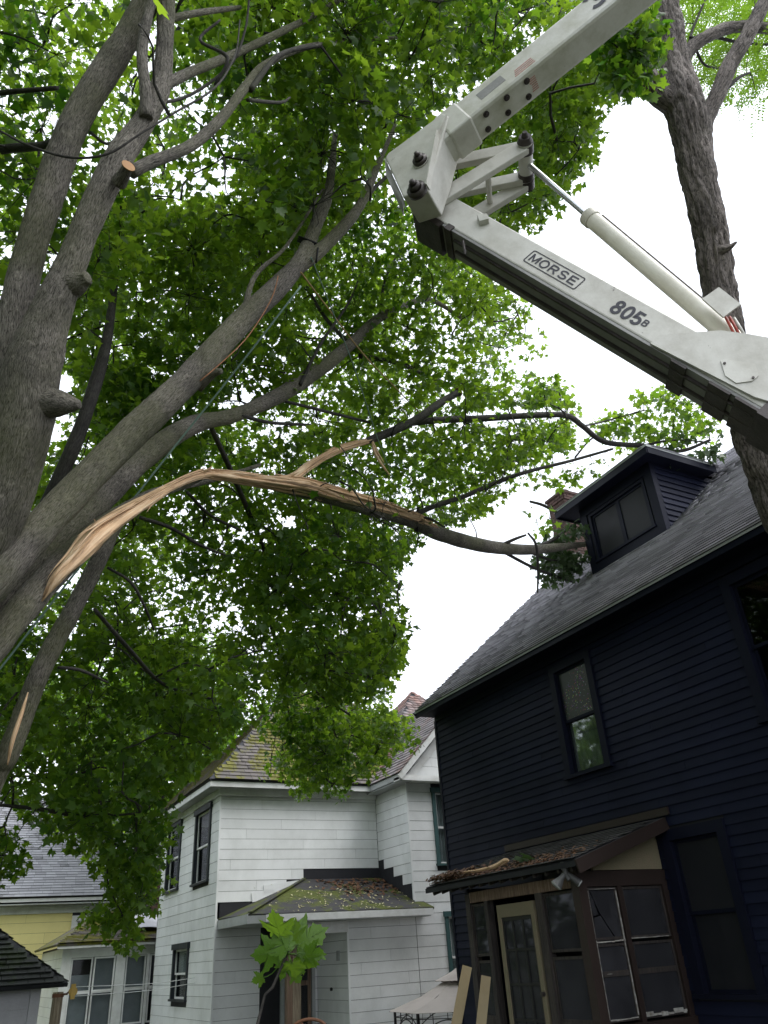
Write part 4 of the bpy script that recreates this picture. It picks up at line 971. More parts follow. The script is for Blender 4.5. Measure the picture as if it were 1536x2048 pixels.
def foliage(parent, C_, per, rad, size, mat, singles, name='crown', thr=7.5, simple=False):
    pos, tip, nor, sz, a = sprays(C_, rad, per, size)
    z = (pos-EYE)@Fw; px = 768+FPX*((pos-EYE)@Rw)/z; py = 1024-FPX*((pos-EYE)@Uw)/z
    if OPEN:
        keep = np.ones(len(pos), bool); lucky = rng.random(len(pos)) < .04
        S = np.vstack(OPEN); v = S[:, :3]-EYE; sz_ = v@Fw; sx = 768+FPX*(v@Rw)/sz_; sy = 1024-FPX*(v@Uw)/sz_; sr = S[:, 3]*FPX/sz_
        for i in range(len(S)):
            keep &= ~((z < sz_[i]+.15) & (np.abs(px-sx[i]) < sr[i]+11) & (np.abs(py-sy[i]) < sr[i]+11))
        keep |= lucky; pos, tip, nor, sz, z, px, py = pos[keep], tip[keep], nor[keep], sz[keep], z[keep], px[keep], py[keep]
    vis = (px > 0) & (px < 1536) & (py > 0) & (py < 2048) & (z > 0)
    order = np.argsort(np.where(vis, z/sz*.15, 1e6)); one = order[:singles]; rest = np.setdiff1d(np.arange(len(pos)), one)
    if singles:
        mes = [leaf_mesh_shared('leaf', MT[mat], q) for q in H_VAR]
        for i in one:
            y = nrm(tip[i]); x = nrm(np.cross(y, nor[i])); zz = np.cross(x, y); m = Matrix.Identity(4)
            for k in range(3): m[k][0], m[k][1], m[k][2], m[k][3] = x[k]*sz[i], y[k]*sz[i], zz[k]*sz[i], pos[i][k]
            link('leaf', mes[i % 4], parent, m)
    nearm = z[rest] < thr; Vs, Fs, o = [], [], 0
    kind_ = rng.integers(0, 4, len(rest)); jobs = [(rest, T_QUAD)] if simple else [(rest[nearm & (kind_ == q)], H_VAR[q]) for q in range(4)]+[(rest[~nearm & (kind_ == q)], T_VAR[q]) for q in range(4)]
    for sel, T in jobs:
        if len(sel): V, F = leaves_array(pos[sel], tip[sel], nor[sel], sz[sel], T); Vs.append(V); Fs.append(F+o); o += len(V)
    link(name, npmesh(name, np.vstack(Vs), [np.vstack(Fs)], MT[mat], True), parent, kind='stuff')
    return len(pos)
def blob_points(blobs):
    out = []
    for (c, r, n) in blobs:
        q = rng.normal(size=(n, 3)); q /= np.linalg.norm(q, axis=1)[:, None]; q *= (rng.random(n)**.4)[:, None]; P = np.array(c)+q*np.array(r)
        v = P-EYE; z = v@Fw; x = 768+FPX*(v@Rw)/np.maximum(z, .1); y = 1024-FPX*(v@Uw)/np.maximum(z, .1)
        out.append(P[~((z > 0) & (x > -60) & (x < 1560) & (y > -60))])
    return np.vstack(out)
def limb_nodes(S): return S[::max(3, int(.2/max(.02, np.linalg.norm(S[1, :3]-S[0, :3])))), :3]

# ---- maple with the two upright stems (left edge)
def maple_upright():
    b = at(-105, 1180, 5.0); T = thing('maple_tree', 'grey maple forking into two thick upright stems at the left edge', 'tree', (b[0]-.1, b[1]+.1, gz(b[0], b[1])))
    g = np.array([b[0]-.05, b[1]+.02])
    trunk = [[g[0], g[1]+.02, gz(*g)-.15, .46], [g[0], g[1], gz(*g)+.25, .37], [g[0]+.02, g[1], 1.6, .33]]+px_path([(-72, 1154, 205, 5.0), (-30, 1070, 190, 5.0), (14, 950, 180, 5.0), (48, 830, 172, 5.0), (64, 740, 158, 5.02), (100, 630, 116, 5.06), (145, 522, 82, 5.15), (188, 417, 80, 5.25), (241, 312, 74, 5.4), (294, 234, 62, 5.6), (325, 156, 52, 5.8), (330, 70, 50, 6.0), (336, -20, 46, 6.3), (350, -150, 40, 6.7), (370, -350, 30, 7.4)])
    nodes_ = []
    o, S = tube_obj('trunk', 'bark', T, trunk, .025, 90, lump=.06, ridge=.007); nodes_.append(limb_nodes(S)); open_side(S)
    L1 = [(22, 860, 70, 5.1), (22, 740, 92, 5.14), (34, 620, 92, 5.2), (56, 520, 86, 5.3), (87, 417, 84, 5.4), (142, 262, 82, 5.6), (200, 158, 80, 5.8), (252, 78, 76, 6.0), (290, 10, 70, 6.15), (340, -90, 78, 6.3), (420, -260, 60, 6.8), (470, -480, 40, 7.6)]
    o, S = tube_obj('stem', 'bark', T, px_path(L1), .025, 72, lump=.06, ridge=.006); nodes_.append(limb_nodes(S)); open_side(S)
    for rows in ([(262, 345, 40, 5.4), (300, 325, 36, 5.5), (380, 292, 32, 5.8), (440, 240, 30, 6.1), (490, 175, 26, 6.5), (530, 130, 22, 6.9), (610, 95, 18, 7.5), (720, 80, 12, 8.2), (800, 75, 8, 8.8)],
                 [(330, 170, 34, 5.85), (380, 145, 28, 6.1), (460, 112, 24, 6.6), (560, 65, 20, 7.2), (660, 12, 16, 7.9), (760, -60, 12, 8.6)],
                 [(292, 236, 40, 5.5), (291, 182, 34, 5.55), (284, 104, 31, 5.7), (297, 26, 28, 5.9), (312, -20, 24, 6.0), (330, -140, 18, 6.5)],
                 [(500, 180, 18, 6.5), (560, 110, 14, 6.9), (640, 90, 10, 7.4)],
                 [(330, 40, 22, 6.1), (400, 25, 18, 6.4), (480, 15, 12, 6.9)],
                 [(300, 210, 10, 5.6), (380, 190, 9, 5.9), (460, 130, 8, 6.1), (490, 60, 7, 6.2), (500, -20, 6, 6.3)],
                 [(430, 170, 9, 6.0), (455, 115, 11, 6.0), (400, 80, 9, 6.1), (440, 40, 6, 6.2)],
                 [(495, 200, 12, 6.4), (560, 205, 9, 6.8), (580, 195, 5, 7.0)],
                 [(140, 260, 18, 5.6), (90, 290, 22, 6.0), (0, 300, 26, 6.4), (-120, 330, 26, 6.8)],
                 [(-80, 200, 16, 6.6), (0, 186, 15, 6.4), (115, 176, 12, 6.2)],
                 [(180, 265, 10, 5.7), (225, 285, 8, 5.9), (290, 200, 5, 6.1)], [(60, 1080, 44, 7.2), (120, 955, 42, 7.3), (160, 860, 40, 7.4), (190, 770, 36, 7.6), (212, 690, 30, 7.9), (225, 600, 22, 8.3), (235, 500, 14, 8.8)],
                 [(0, 262, 7, 5.2), (60, 292, 7, 5.1), (140, 315, 7, 5.0), (215, 308, 7, 5.0), (280, 268, 6, 5.1), (350, 225, 6, 5.3), (430, 175, 6, 5.6), (470, 110, 5, 5.9), (480, 40, 4, 6.2)]):
        o, S = tube_obj('branch', 'barkdark' if rows[0][2] < 20 or rows[0][0] == 60 else 'bark', T, px_path(rows), .05, 14, lump=.06); nodes_.append(limb_nodes(S))
    # pruning scars and the fresh saw cut
    for (x, y, w0, w1, d, x2, y2) in ((80, 806, 100, 20, 4.98, 160, 809), (140, 572, 84, 34, 5.1, 176, 555)):
        tube_obj('knob', 'bark', T, px_path([(x-12, y, w0*1.25, d+.02), (x+(x2-x)*.4, y+(y2-y)*.4, w0*.85, d-.02), (x+(x2-x)*.75, y+(y2-y)*.75, w0*.5, d-.04), (x2, y2, w1, d-.05)]), .012, 36, lump=.14, ridge=.006)
    o, S = tube_obj('cut_stub', 'bark', T, px_path([(238, 365, 46, 5.25), (250, 345, 34, 5.18), (256, 333, 30, 5.15)]), .02, 20)
    c = at(256.3, 332.3, 5.149); m = MB(); ax = nrm(S[-1, :3]-S[-4, :3]); m.cyl(c, c+ax*.006, .046, 20); m.build('saw_cut', MT['cut'], T)
    reg = [([(0, 0), (540, 0), (500, 260), (300, 470), (160, 690), (0, 760)], 7, 12, 1.7),
           ([(380, -60), (1000, -60), (1190, -20), (900, 200), (770, 320), (740, 420), (600, 500), (470, 400)], 7.5, 12.5, 3.8),
           ([(330, 330), (560, 330), (560, 470), (420, 460)], 6.8, 8.5, .8), ([(250, 20), (290, 20), (290, 90), (250, 60)], 4.6, 5.0, 2.5),
           ([(-300, -300), (900, -300), (900, -30), (-300, -30)], 6, 11, .8), ([(-300, 0), (0, 0), (0, 900), (-300, 900)], 6, 11, .8)]
    C_ = crown_points(reg, .100)
    nd = np.vstack(nodes_); multi_tubes('twigs', 'barkdark', T, grow(C_, nd), .4, 4, kind='stuff')
    X_ = blob_points([((-3.5, 5.5, 9.0), (3.0, 4.0, 2.6), 700), ((-4.5, 1.0, 9.5), (3, 3, 2), 400), ((-1.0, 1.2, 11.5), (2.5, 2.2, 1.2), 300), ((-4.6, 4.5, 4.6), (2.0, 5.0, 4.2), 1100), ((-6.0, 11, 4.5), (2.2, 5, 4.5), 700)])  # unseen leaf blobs added to block sky light from above and the left
    def leaves(): foliage(T, C_, 8, .15, .100, 'leaf', 290); foliage(T, X_, 8, .3, .21, 'leaf', 0, 'unseen_shade_crown', simple=True)
    return leaves
leaves_upright = maple_upright()

# ---- leaning maple with the torn limb
def maple_leaning():
    q_ = at(-270, 1500, 4.85); g = q_[:2].copy(); gy = float(gz(*g)); T = thing('leaning_maple_tree', 'leaning maple with several long limbs, one torn open down to pale wood', 'tree', (g[0], g[1], gy))
    nodes_ = []
    base = at(-120, 1330, 4.7)
    tube_obj('trunk', 'bark', T, [[g[0], g[1], gy-.15, .55], [g[0]+.02, g[1]+.05, gy+.3, .44], [g[0], g[1], 1.2, .38], [g[0], g[1], 2.0, .34], [*q_, .28]], .05, 40, lump=.06)
    def limb(name, rows, mat='bark', seg=28, lump=.05, start=None, **k):
        p = px_path(rows)
        if start is not None: p = [start]+p
        big = rows[0][2] > 36
        o, S = tube_obj(name, mat, T, p, .025 if big else .05, 64 if big else seg, lump=lump, ridge=.005 if big else 0, **k); nodes_.append(limb_nodes(S))
        if name in ('limb', 'torn_limb', 'fallen_limb', 'fallen_bough') and rows[0][2] > 13:
            zz = (S[:, :3]-EYE)@Fw; xx = 768+FPX*((S[:, :3]-EYE)@Rw)/zz; open_side(S[(xx < 300)] if rows[0][0] == -110 and rows[0][2] == 90 else S)
        return o, S
    st = lambda z, r: [g[0], g[1], z, r]
    limb('limb', [(-120, 1310, 112, 4.7), (0, 1150, 106, 4.95), (100, 1035, 98, 5.3), (240, 890, 90, 5.9), (370, 765, 80, 6.4), (480, 645, 68, 7.0), (555, 575, 60, 7.4), (605, 515, 46, 7.7), (632, 450, 38, 8.0), (655, 390, 30, 8.3), (664, 330, 22, 8.7), (670, 270, 14, 9.2)], start=st(1.9, .24))
    limb('limb', [(590, 540, 44, 7.6), (640, 500, 38, 7.8), (695, 445, 33, 8.1), (728, 398, 27, 8.4), (745, 355, 22, 8.7), (765, 310, 15, 9.1), (790, 250, 9, 9.7)])
    limb('branch', [(728, 400, 14, 8.4), (755, 370, 11, 8.8), (800, 330, 8, 9.4), (840, 300, 5, 10)], 'barkdark', 12)
    limb('branch', [(490, 620, 20, 7.05), (500, 575, 16, 7.15), (520, 540, 13, 7.3), (570, 495, 10, 7.6), (620, 420, 8, 8.0), (650, 370, 6, 8.3)], 'bark', 12)
    limb('branch', [(395, 775, 34, 6.5), (425, 748, 24, 6.45), (442, 742, 17, 6.4)], 'bark', 14)
    limb('limb', [(-110, 1390, 90, 4.85), (60, 1160, 84, 5.6), (200, 1000, 76, 6.5), (300, 905, 66, 7.2), (385, 850, 54, 7.9), (470, 830, 40, 8.6), (560, 790, 44, 9.4), (640, 738, 42, 10.2), (700, 690, 34, 10.8), (750, 642, 27, 11.4), (800, 615, 20, 12), (860, 600, 14, 12.8), (930, 640, 9, 13.5)], start=st(1.7, .2))
    limb('branch', [(480, 830, 14, 8.6), (540, 845, 10, 9.2), (620, 850, 8, 10)], 'barkdark', 10)
    limb('branch', [(720, 712, 16, 11.2), (800, 728, 13, 12), (900, 770, 10, 13), (1000, 790, 6, 14)], 'barkdark', 10)
    limb('branch', [(600, 770, 12, 9.6), (640, 690, 9, 10), (700, 600, 7, 11), (730, 520, 5, 12)], 'barkdark', 10)
    # the torn limb, still joined at its foot
    limb('torn_limb', [(-110, 1440, 92, 4.8), (0, 1275, 90, 5.1), (90, 1165, 84, 5.5), (170, 1085, 70, 5.95), (240, 1030, 52, 6.4), (320, 985, 34, 6.9), (400, 955, 22, 7.5)], start=st(1.5, .22))
    # fallen half: bark side under the torn face
    fl, S = limb('fallen_limb', [(560, 975, 30, 9.35), (640, 990, 40, 10.1), (730, 1015, 40, 11), (820, 1040, 42, 12), (880, 1068, 42, 12.7), (960, 1090, 40, 13.6), (1020, 1098, 34, 14.2), (1070, 1099, 28, 14.7), (1120, 1094, 22, 15.2), (1175, 1088, 13, 15.7)], 'bark')
    lab = 'pale torn wood of the split limb, orange brown at its foot'
    def torn(rows, **k):
        S = spline(px_path([(x, y, w_*1.02, d) for x, y, w_, d in rows]), .04); n = len(S); P = [S.copy()]; P[0][:, 3] *= .80
        tg = np.gradient(S[:, :3], axis=0); tg /= np.linalg.norm(tg, axis=1)[:, None]; a1 = np.cross(tg, nrm(EYE-S[n//2, :3])); a1 /= np.linalg.norm(a1, axis=1)[:, None]; a2 = np.cross(a1, tg)
        for q in range(int(10+n*.32)):
            ln_ = int(random.uniform(.10, .34)*n)+6; i0 = random.randint(-4, max(1, n-ln_//2)); i1 = min(n-1, i0+ln_); i0 = max(0, i0)
            if i1-i0 < 5: continue
            th_ = random.uniform(0, 2*math.pi); seg_ = S[i0:i1].copy(); m_ = len(seg_); t = np.linspace(0, 1, m_); off = random.uniform(.55, .92)*seg_[:, 3]*(1+.55*np.maximum(0, np.abs(t-.5)*2-.8)*5*random.random())
            seg_[:, :3] += a1[i0:i1]*(np.cos(th_)*off)[:, None]+a2[i0:i1]*(np.sin(th_)*off)[:, None]
            seg_[:, 3] *= random.uniform(.13, .34)*np.minimum(1, np.minimum(t, 1-t)*6+.02); P.append(seg_)
        Vs, F4, F3s, As, o_ = [], [], [], [], 0
        for k_, q in enumerate(P):
            V, F, F3, A = tube_arrays(q, 30 if k_ == 0 else 7, lump=.1, jag=.4 if k_ == 0 else .25, flat=(.8, 1) if k_ == 0 else (1, .55), phase=k_*.37); Vs.append(V); F4.append(F+o_); F3s.append(F3+o_); As.append(A+[k_*.13, 0, 0]); o_ += len(V)
        o = link('torn_wood', npmesh('torn_wood', np.vstack(Vs), [np.vstack(F4), np.vstack(F3s)], MT['torn'], False, np.vstack(As)), T); o['label'] = lab; nodes_.append(limb_nodes(S)); open_side(S); return S
    torn([(82, 1204, 6, 5.33), (110, 1160, 40, 5.38), (150, 1118, 62, 5.52), (190, 1076, 76, 5.76), (225, 1048, 62, 6.0), (280, 1012, 44, 6.42), (340, 975, 26, 6.95), (400, 950, 30, 7.4), (440, 950, 38, 7.8), (520, 960, 44, 8.7), (580, 968, 54, 9.3), (620, 975, 52, 9.75), (700, 998, 46, 10.6), (780, 1020, 40, 11.45), (835, 1038, 34, 12.05), (868, 1056, 18, 12.45), (895, 1074, 4, 12.8)])
    torn([(545, 968, 20, 9.0), (590, 952, 26, 9.4), (620, 930, 26, 9.75), (670, 902, 24, 10.3), (720, 886, 20, 10.8), (752, 878, 12, 11.1)])
    # splinters
    for (x, y, d, x2, y2, w_) in ((400, 948, 7.4, 372, 962, 10), (402, 946, 7.4, 425, 932, 9), (215, 1072, 5.85, 175, 1100, 14), (150, 1128, 5.5, 118, 1150, 12), (200, 1060, 5.9, 188, 1038, 10), (742, 880, 11.0, 768, 925, 10), (560, 958, 9.2, 598, 944, 12), (838, 1035, 12.0, 875, 1050, 9)):
        o, S = tube_obj('splinter', 'torn', T, px_path([(x, y, w_, d), ((x+x2)/2, (y+y2)/2+2, w_*.7, d), (x2, y2, 1.5, d+.02)]), .03, 8, jag=.3)
    tube_obj('splinter', 'torn', T, px_path([(744, 878, 8, 11.0), (750, 905, 10, 11.0), (768, 935, 8, 11.0), (779, 950, 3, 11.0)]), .03, 10, jag=.3)
    # boughs of the fallen limb
    limb('fallen_bough', [(722, 887, 14, 10.86), (748, 877, 24, 11.08), (790, 860, 24, 11.5), (838, 836, 24, 12), (880, 806, 22, 12.4), (916, 785, 20, 12.7)], 'barkdark', 18)
    c = at(916.5, 784.5, 12.7); ax = nrm(at(916, 785, 12.7)-at(900, 794, 12.57)); m = MB(); m.cyl(c, c+ax*.008, .08, 18); m.build('saw_cut', MT['cut'], T)
    limb('fallen_bough', [(820, 846, 20, 11.9), (880, 840, 20, 12.3), (980, 836, 19, 13), (1080, 830, 18, 13.6), (1135, 832, 17, 13.9), (1165, 852, 16, 14.1), (1210, 884, 15, 14.4), (1290, 892, 14, 14.7), (1360, 902, 11, 15), (1420, 880, 7, 15.3)], 'barkdark', 16)
    limb('fallen_bough', [(822, 1032, 16, 12), (870, 1012, 15, 12.4), (930, 992, 14, 12.9), (1000, 962, 13, 13.5), (1060, 942, 11, 14), (1140, 922, 9, 14.5), (1225, 898, 7, 15)], 'barkdark', 14)
    for rows in ([(995, 1094, 11, 14), (1030, 1078, 9, 14.1), (1052, 1070, 6, 14.2)], [(1056, 1066, 6, 14.3), (1072, 1090, 8, 14.4), (1076, 1140, 7, 14.6), (1075, 1185, 5, 14.8)],
                 [(1060, 1003, 8, 14.6), (1085, 1010, 9, 14.7), (1112, 1024, 9, 14.8)], [(1000, 1100, 10, 14.1), (1060, 1132, 9, 14.8), (1110, 1152, 8, 15.4), (1150, 1166, 5, 15.9)],
                 [(1070, 1095, 12, 14.7), (1105, 1080, 10, 15.2), (1135, 1058, 8, 15.6), (1155, 1045, 5, 16)], [(1060, 1105, 9, 14.7), (1110, 1122, 7, 15.4), (1170, 1124, 5, 15.9)],
                 [(835, 1030, 9, 12), (865, 1040, 8, 12.1), (888, 1054, 5, 12.2)], [(1165, 852, 6, 14.1), (1200, 845, 5, 14.5), (1290, 820, 4, 15)], [(1290, 890, 8, 14.7), (1350, 880, 6, 15), (1420, 885, 4, 15.3)],
                 [(1150, 915, 6, 14.6), (1180, 880, 5, 14.8), (1215, 860, 4, 15)]):
        limb('fallen_bough', rows, 'barkdark', 10)
    # lower stem
    limb('limb', [(-45, 1660, 62, 5.6), (20, 1500, 60, 5.9), (85, 1335, 55, 6.3), (148, 1215, 50, 6.7), (205, 1105, 45, 7.1), (240, 1035, 40, 7.4), (300, 990, 30, 7.8), (420, 960, 16, 8.6), (520, 930, 10, 9.4)], start=[g[0]+.3, g[1]+.55, gy-.1, .24])
    tube_obj('torn_wood', 'torn', T, px_path([(15, 1530, 3, 5.72), (25, 1480, 14, 5.75), (42, 1430, 12, 5.85), (56, 1385, 3, 6.0)]), .03, 12, jag=.3)
    for rows in ([(280, 1035, 12, 7.6), (340, 1055, 11, 7.9), (400, 1090, 9, 8.3), (450, 1110, 6, 8.7)], [(215, 1135, 8, 7.0), (262, 1165, 9, 7.0), (290, 1215, 8, 7.1), (308, 1260, 5, 7.3)], [(115, 1335, 9, 6.4), (160, 1340, 10, 6.5), (215, 1365, 6, 6.8)],
                 [(375, 985, 10, 8.2), (420, 1030, 9, 8.8), (480, 1060, 7, 9.4)], [(560, 1170, 10, 11), (600, 1182, 9, 11.3), (650, 1185, 5, 11.7)], [(190, 1220, 12, 7), (260, 1300, 12, 8), (330, 1370, 10, 9), (430, 1400, 8, 10)],
                 [(560, 1180, 14, 11), (545, 1260, 12, 11.8), (590, 1340, 10, 12.6), (640, 1390, 8, 13.4), (700, 1430, 5, 14)], [(0, 1610, 10, 9.4), (90, 1620, 12, 9.4), (170, 1640, 12, 9.5), (235, 1690, 9, 9.6), (290, 1730, 5, 9.8)], [(225, 1680, 7, 9.6), (215, 1760, 5, 9.7), (245, 1830, 3, 9.8)],
                 [(420, 850, 16, 8.2), (470, 960, 15, 9.2), (520, 1080, 14, 10.2), (560, 1180, 14, 11)], [(700, 690, 13, 10.8), (640, 620, 10, 11.2), (560, 480, 7, 11.8), (470, 440, 5, 12)], [(760, 640, 10, 11.5), (770, 560, 8, 12), (800, 500, 5, 12.5)],
                 [(380, 560, 8, 9.5), (420, 470, 7, 9.8), (510, 440, 5, 10)], [(560, 800, 10, 9.4), (680, 830, 9, 10.4), (760, 850, 7, 11.4)]):
        limb('branch', rows, 'barkdark', 10)
    reg = [([(1000, 150), (1290, -30), (1345, -30), (1330, 110), (1292, 180), (1225, 178), (1190, 240), (1182, 330), (1110, 390), (1062, 450), (980, 470), (870, 380), (900, 250)], 9, 13, 3.2),
           ([(1200, 60), (1300, 10), (1322, 60), (1325, 140), (1290, 180), (1255, 195), (1215, 150)], 7.3, 8.0, 3.0),
           ([(170, 430), (480, 400), (640, 480), (570, 640), (430, 800), (240, 930), (130, 720)], 8.5, 14, 4.0), ([(0, 960), (120, 900), (180, 720), (330, 760), (250, 900), (60, 1080), (0, 1150)], 8, 13, 3.0), ([(330, 900), (560, 640), (640, 700), (570, 800), (430, 900)], 9.5, 14, 3.0),
           ([(590, 480), (780, 380), (870, 460), (955, 540), (1035, 600), (1098, 655), (1080, 705), (1005, 735), (1130, 770), (1158, 830), (1125, 895), (1055, 945), (990, 1000), (900, 1055), (840, 1075), (700, 900), (560, 800)], 11, 16, 2.5),
           ([(240, 930), (560, 800), (700, 900), (840, 1075), (795, 1130), (785, 1200), (810, 1260), (795, 1340), (740, 1400), (600, 1390), (420, 1300), (250, 1350), (150, 1200)], 9, 15, 4.1),
           ([(560, 1270), (790, 1280), (770, 1400), (800, 1450), (740, 1530), (700, 1500), (640, 1560), (590, 1520), (560, 1440)], 13, 17, 3.4), ([(500, 1330), (600, 1300), (800, 1330), (760, 1395), (822, 1440), (838, 1495), (790, 1490), (770, 1562), (720, 1545), (690, 1592), (640, 1570), (600, 1598), (575, 1540), (535, 1560), (545, 1480), (510, 1450), (540, 1390)], 13, 17.5, 1.8),
           ([(0, 1180), (180, 1180), (420, 1300), (560, 1340), (530, 1420), (450, 1480), (330, 1590), (325, 1760), (285, 1800), (215, 1770), (185, 1720), (90, 1660), (0, 1590)], 8.5, 13, 2.3),
           ([(170, 1840), (200, 1800), (270, 1820), (285, 1880), (245, 1900), (230, 1870)], 9.5, 10.5, 1.5), ([(215, 1740), (300, 1700), (320, 1790), (250, 1850)], 9.3, 11, 1.8),
           ([(-100, 1650), (25, 1655), (52, 1735), (25, 1760), (-100, 1800)], 9, 11, 2.2),
           ([(-400, 900), (0, 1150), (0, 1600), (-400, 1500)], 8, 13, .8)]
    C_ = crown_points(reg, .098)
    F_ = crown_points([([(1060, 900), (1200, 880), (1225, 930), (1130, 985), (1065, 965)], 14.2, 15, .75), ([(1180, 850), (1280, 790), (1350, 770), (1420, 800), (1440, 860), (1420, 890), (1300, 885), (1240, 905)], 14.4, 15.8, 1.7),
                       ([(930, 960), (1050, 930), (1060, 960), (960, 1000)], 13, 14, .9), ([(1055, 1010), (1110, 1020), (1110, 1070), (1070, 1060)], 14.6, 15, .5)], .14, 6, .3)
    nd = np.vstack(nodes_); multi_tubes('twigs', 'barkdark', T, grow(C_, nd)+grow(F_, nd, .5, .007), .4, 4, kind='stuff')
    X_ = blob_points([((-4.0, 13.0, 6.5), (3.6, 5.0, 4.0), 1000), ((-3.0, 19.0, 6.0), (3.6, 5.0, 4.5), 1300), ((-1.2, 24.0, 4.5), (2.0, 4.5, 4.0), 900), ((-3.5, 30.0, 4.5), (2.5, 5.5, 4.5), 700)])  # more unseen foliage, added to shade the white house's left wall
    foliage(T, X_, 8, .3, .22, 'leaf', 0, 'unseen_shade_crown', simple=True)
    n = foliage(T, C_, 8, .15, .098, 'leaf', 290)
    foliage(T, F_, 6, .15, .12, 'leaf', 0, 'fallen_foliage')
    W_ = crown_points([([(1105, 1060), (1165, 1045), (1172, 1130), (1130, 1165), (1080, 1160), (1060, 1130)], 15.2, 16, 2.2), ([(1310, 885), (1430, 870), (1440, 915), (1340, 925)], 14.6, 15.4, 2.0)], .13, 6, .25)
    foliage(T, W_, 6, .14, .13, 'leafwilt', 0, 'wilted_foliage')
    return n
maple_leaning()
leaves_upright()

# ---- locust on the right
def locust():
    p = at(1500, 950, 8.0); g = at(1660, 1280, 8.12); gx, gy_ = float(g[0]), float(g[1])
    T = thing('locust_tree', 'tall tree with deeply furrowed bark in front of the dark house', 'tree', (gx, gy_, float(gz(gx, gy_))))
    z0 = float(gz(gx, gy_)); nodes_ = []
    rows = px_path([(1632, 1200, 124, 8.1), (1568, 1030, 116, 8.05), (1518, 900, 110, 8.0), (1472, 750, 100, 8.0), (1443, 620, 94, 8.05), (1428, 500, 92, 8.1), (1405, 390, 92, 8.2), (1384, 290, 98, 8.3), (1364, 200, 104, 8.4), (1350, 130, 78, 8.55), (1344, 60, 60, 8.7), (1332, -30, 54, 8.9), (1320, -160, 50, 9.3), (1310, -350, 36, 10)])
    q = rows[0]; trunk = [[gx, gy_, z0-.2, .50], [gx, gy_, z0+.3, .40], [(gx+q[0])/2, (gy_+q[1])/2, (z0+q[2])/2, .35]]+rows
    o, S = tube_obj('trunk', 'locust', T, trunk, .018, 110, lump=.04, furrow=.035); nodes_.append(limb_nodes(S))
    for r_, f_ in (([(1395, 330, 90, 8.3), (1405, 250, 56, 8.35), (1425, 210, 46, 8.4), (1460, 130, 44, 8.5), (1500, 60, 40, 8.6), (1545, -30, 36, 8.8), (1620, -180, 28, 9.2)], .016),
                   ([(1345, 210, 60, 8.4), (1318, 190, 60, 8.35), (1300, 160, 50, 8.3), (1280, 110, 40, 8.4), (1260, 40, 34, 8.6), (1240, -60, 28, 9)], .018),
                   ([(1358, 160, 40, 8.5), (1372, 110, 36, 8.6), (1405, 78, 34, 8.7), (1450, 58, 33, 8.9), (1500, 52, 30, 9.1), (1570, 62, 26, 9.4)], .012)):
        o, S = tube_obj('limb', 'locust', T, px_path(r_), .02, 60, lump=.05, furrow=f_); nodes_.append(limb_nodes(S))
    tube_obj('stub', 'locust', T, px_path([(1430, 500, 40, 8.0), (1455, 497, 22, 7.9), (1474, 484, 6, 7.85)]), .02, 20, lump=.15, furrow=.008)
    for r_ in ([(1375, 105, 9, 8.6), (1385, 60, 8, 8.8), (1410, 0, 6, 9), (1430, -60, 5, 9.2)], [(1390, 95, 8, 8.6), (1410, 130, 7, 8.8), (1450, 138, 5, 9)], [(1455, 175, 14, 8.5), (1478, 155, 10, 8.6), (1500, 145, 6, 8.7)], [(1380, 75, 7, 8.7), (1430, 75, 9, 8.9), (1480, 85, 8, 9.1), (1540, 90, 6, 9.3)]):
        o, S = tube_obj('branch', 'barkdark', T, px_path(r_), .05, 12, lump=.06); nodes_.append(limb_nodes(S))
    # feathery compound leaves
    reg = [([(1350, -60), (1600, -60), (1600, 120), (1515, 140), (1500, 175), (1470, 160), (1440, 130), (1385, 130), (1362, 90)], 9, 13, 3.0), ([(1385, 140), (1440, 110), (1430, 170), (1400, 225), (1385, 200)], 8.8, 11, 2.2), ([(1460, 150), (1530, 110), (1530, 190), (1480, 205), (1440, 190)], 8.8, 11, 2.0)]
    C_ = crown_points(reg, .15, 8, .36)
    C_ = C_[rng.random(len(C_)) < .85]
    n = len(C_); k = 6; Vs, Fs = [], []; a = rng.normal(size=(n*k, 3)); a[:, 2] = a[:, 2]*.4-.4; a /= np.linalg.norm(a, axis=1)[:, None]
    base = np.repeat(C_, k, 0)+rng.normal(size=(n*k, 3))*.10; up = rng.normal(size=(n*k, 3))*.3; up[:, 2] += 1
    sd_ = np.cross(a, up); sd_ /= np.linalg.norm(sd_, axis=1)[:, None]; P, Tp, Nn = [], [], []
    for j in range(8):
        t = .03+j*.028; c = base+a*t; c[:, 2] -= t*t*1.2
        for s_ in (-1, 1): P.append(c+sd_*.004*s_); Tp.append(sd_*s_+a*.35+rng.normal(size=a.shape)*.15); Nn.append(up)
    P, Tp, Nn = np.vstack(P), np.vstack(Tp), np.vstack(Nn)
    TL = (np.array([(0, 0, 0), (.22, .45, -.03), (0, 1, -.05), (-.22, .45, -.03)]), np.array([(0, 1, 2), (0, 2, 3)]))
    V, F = leaves_array(P, Tp, Nn, rng.uniform(.035, .055, len(P)), TL)
    link('crown', npmesh('crown', V, [F], MT['leafloc'], False), T, kind='stuff')
    multi_tubes('twigs', 'barkdark', T, grow(C_, np.vstack(nodes_), .6, .006), .25, 5, kind='stuff')
locust()

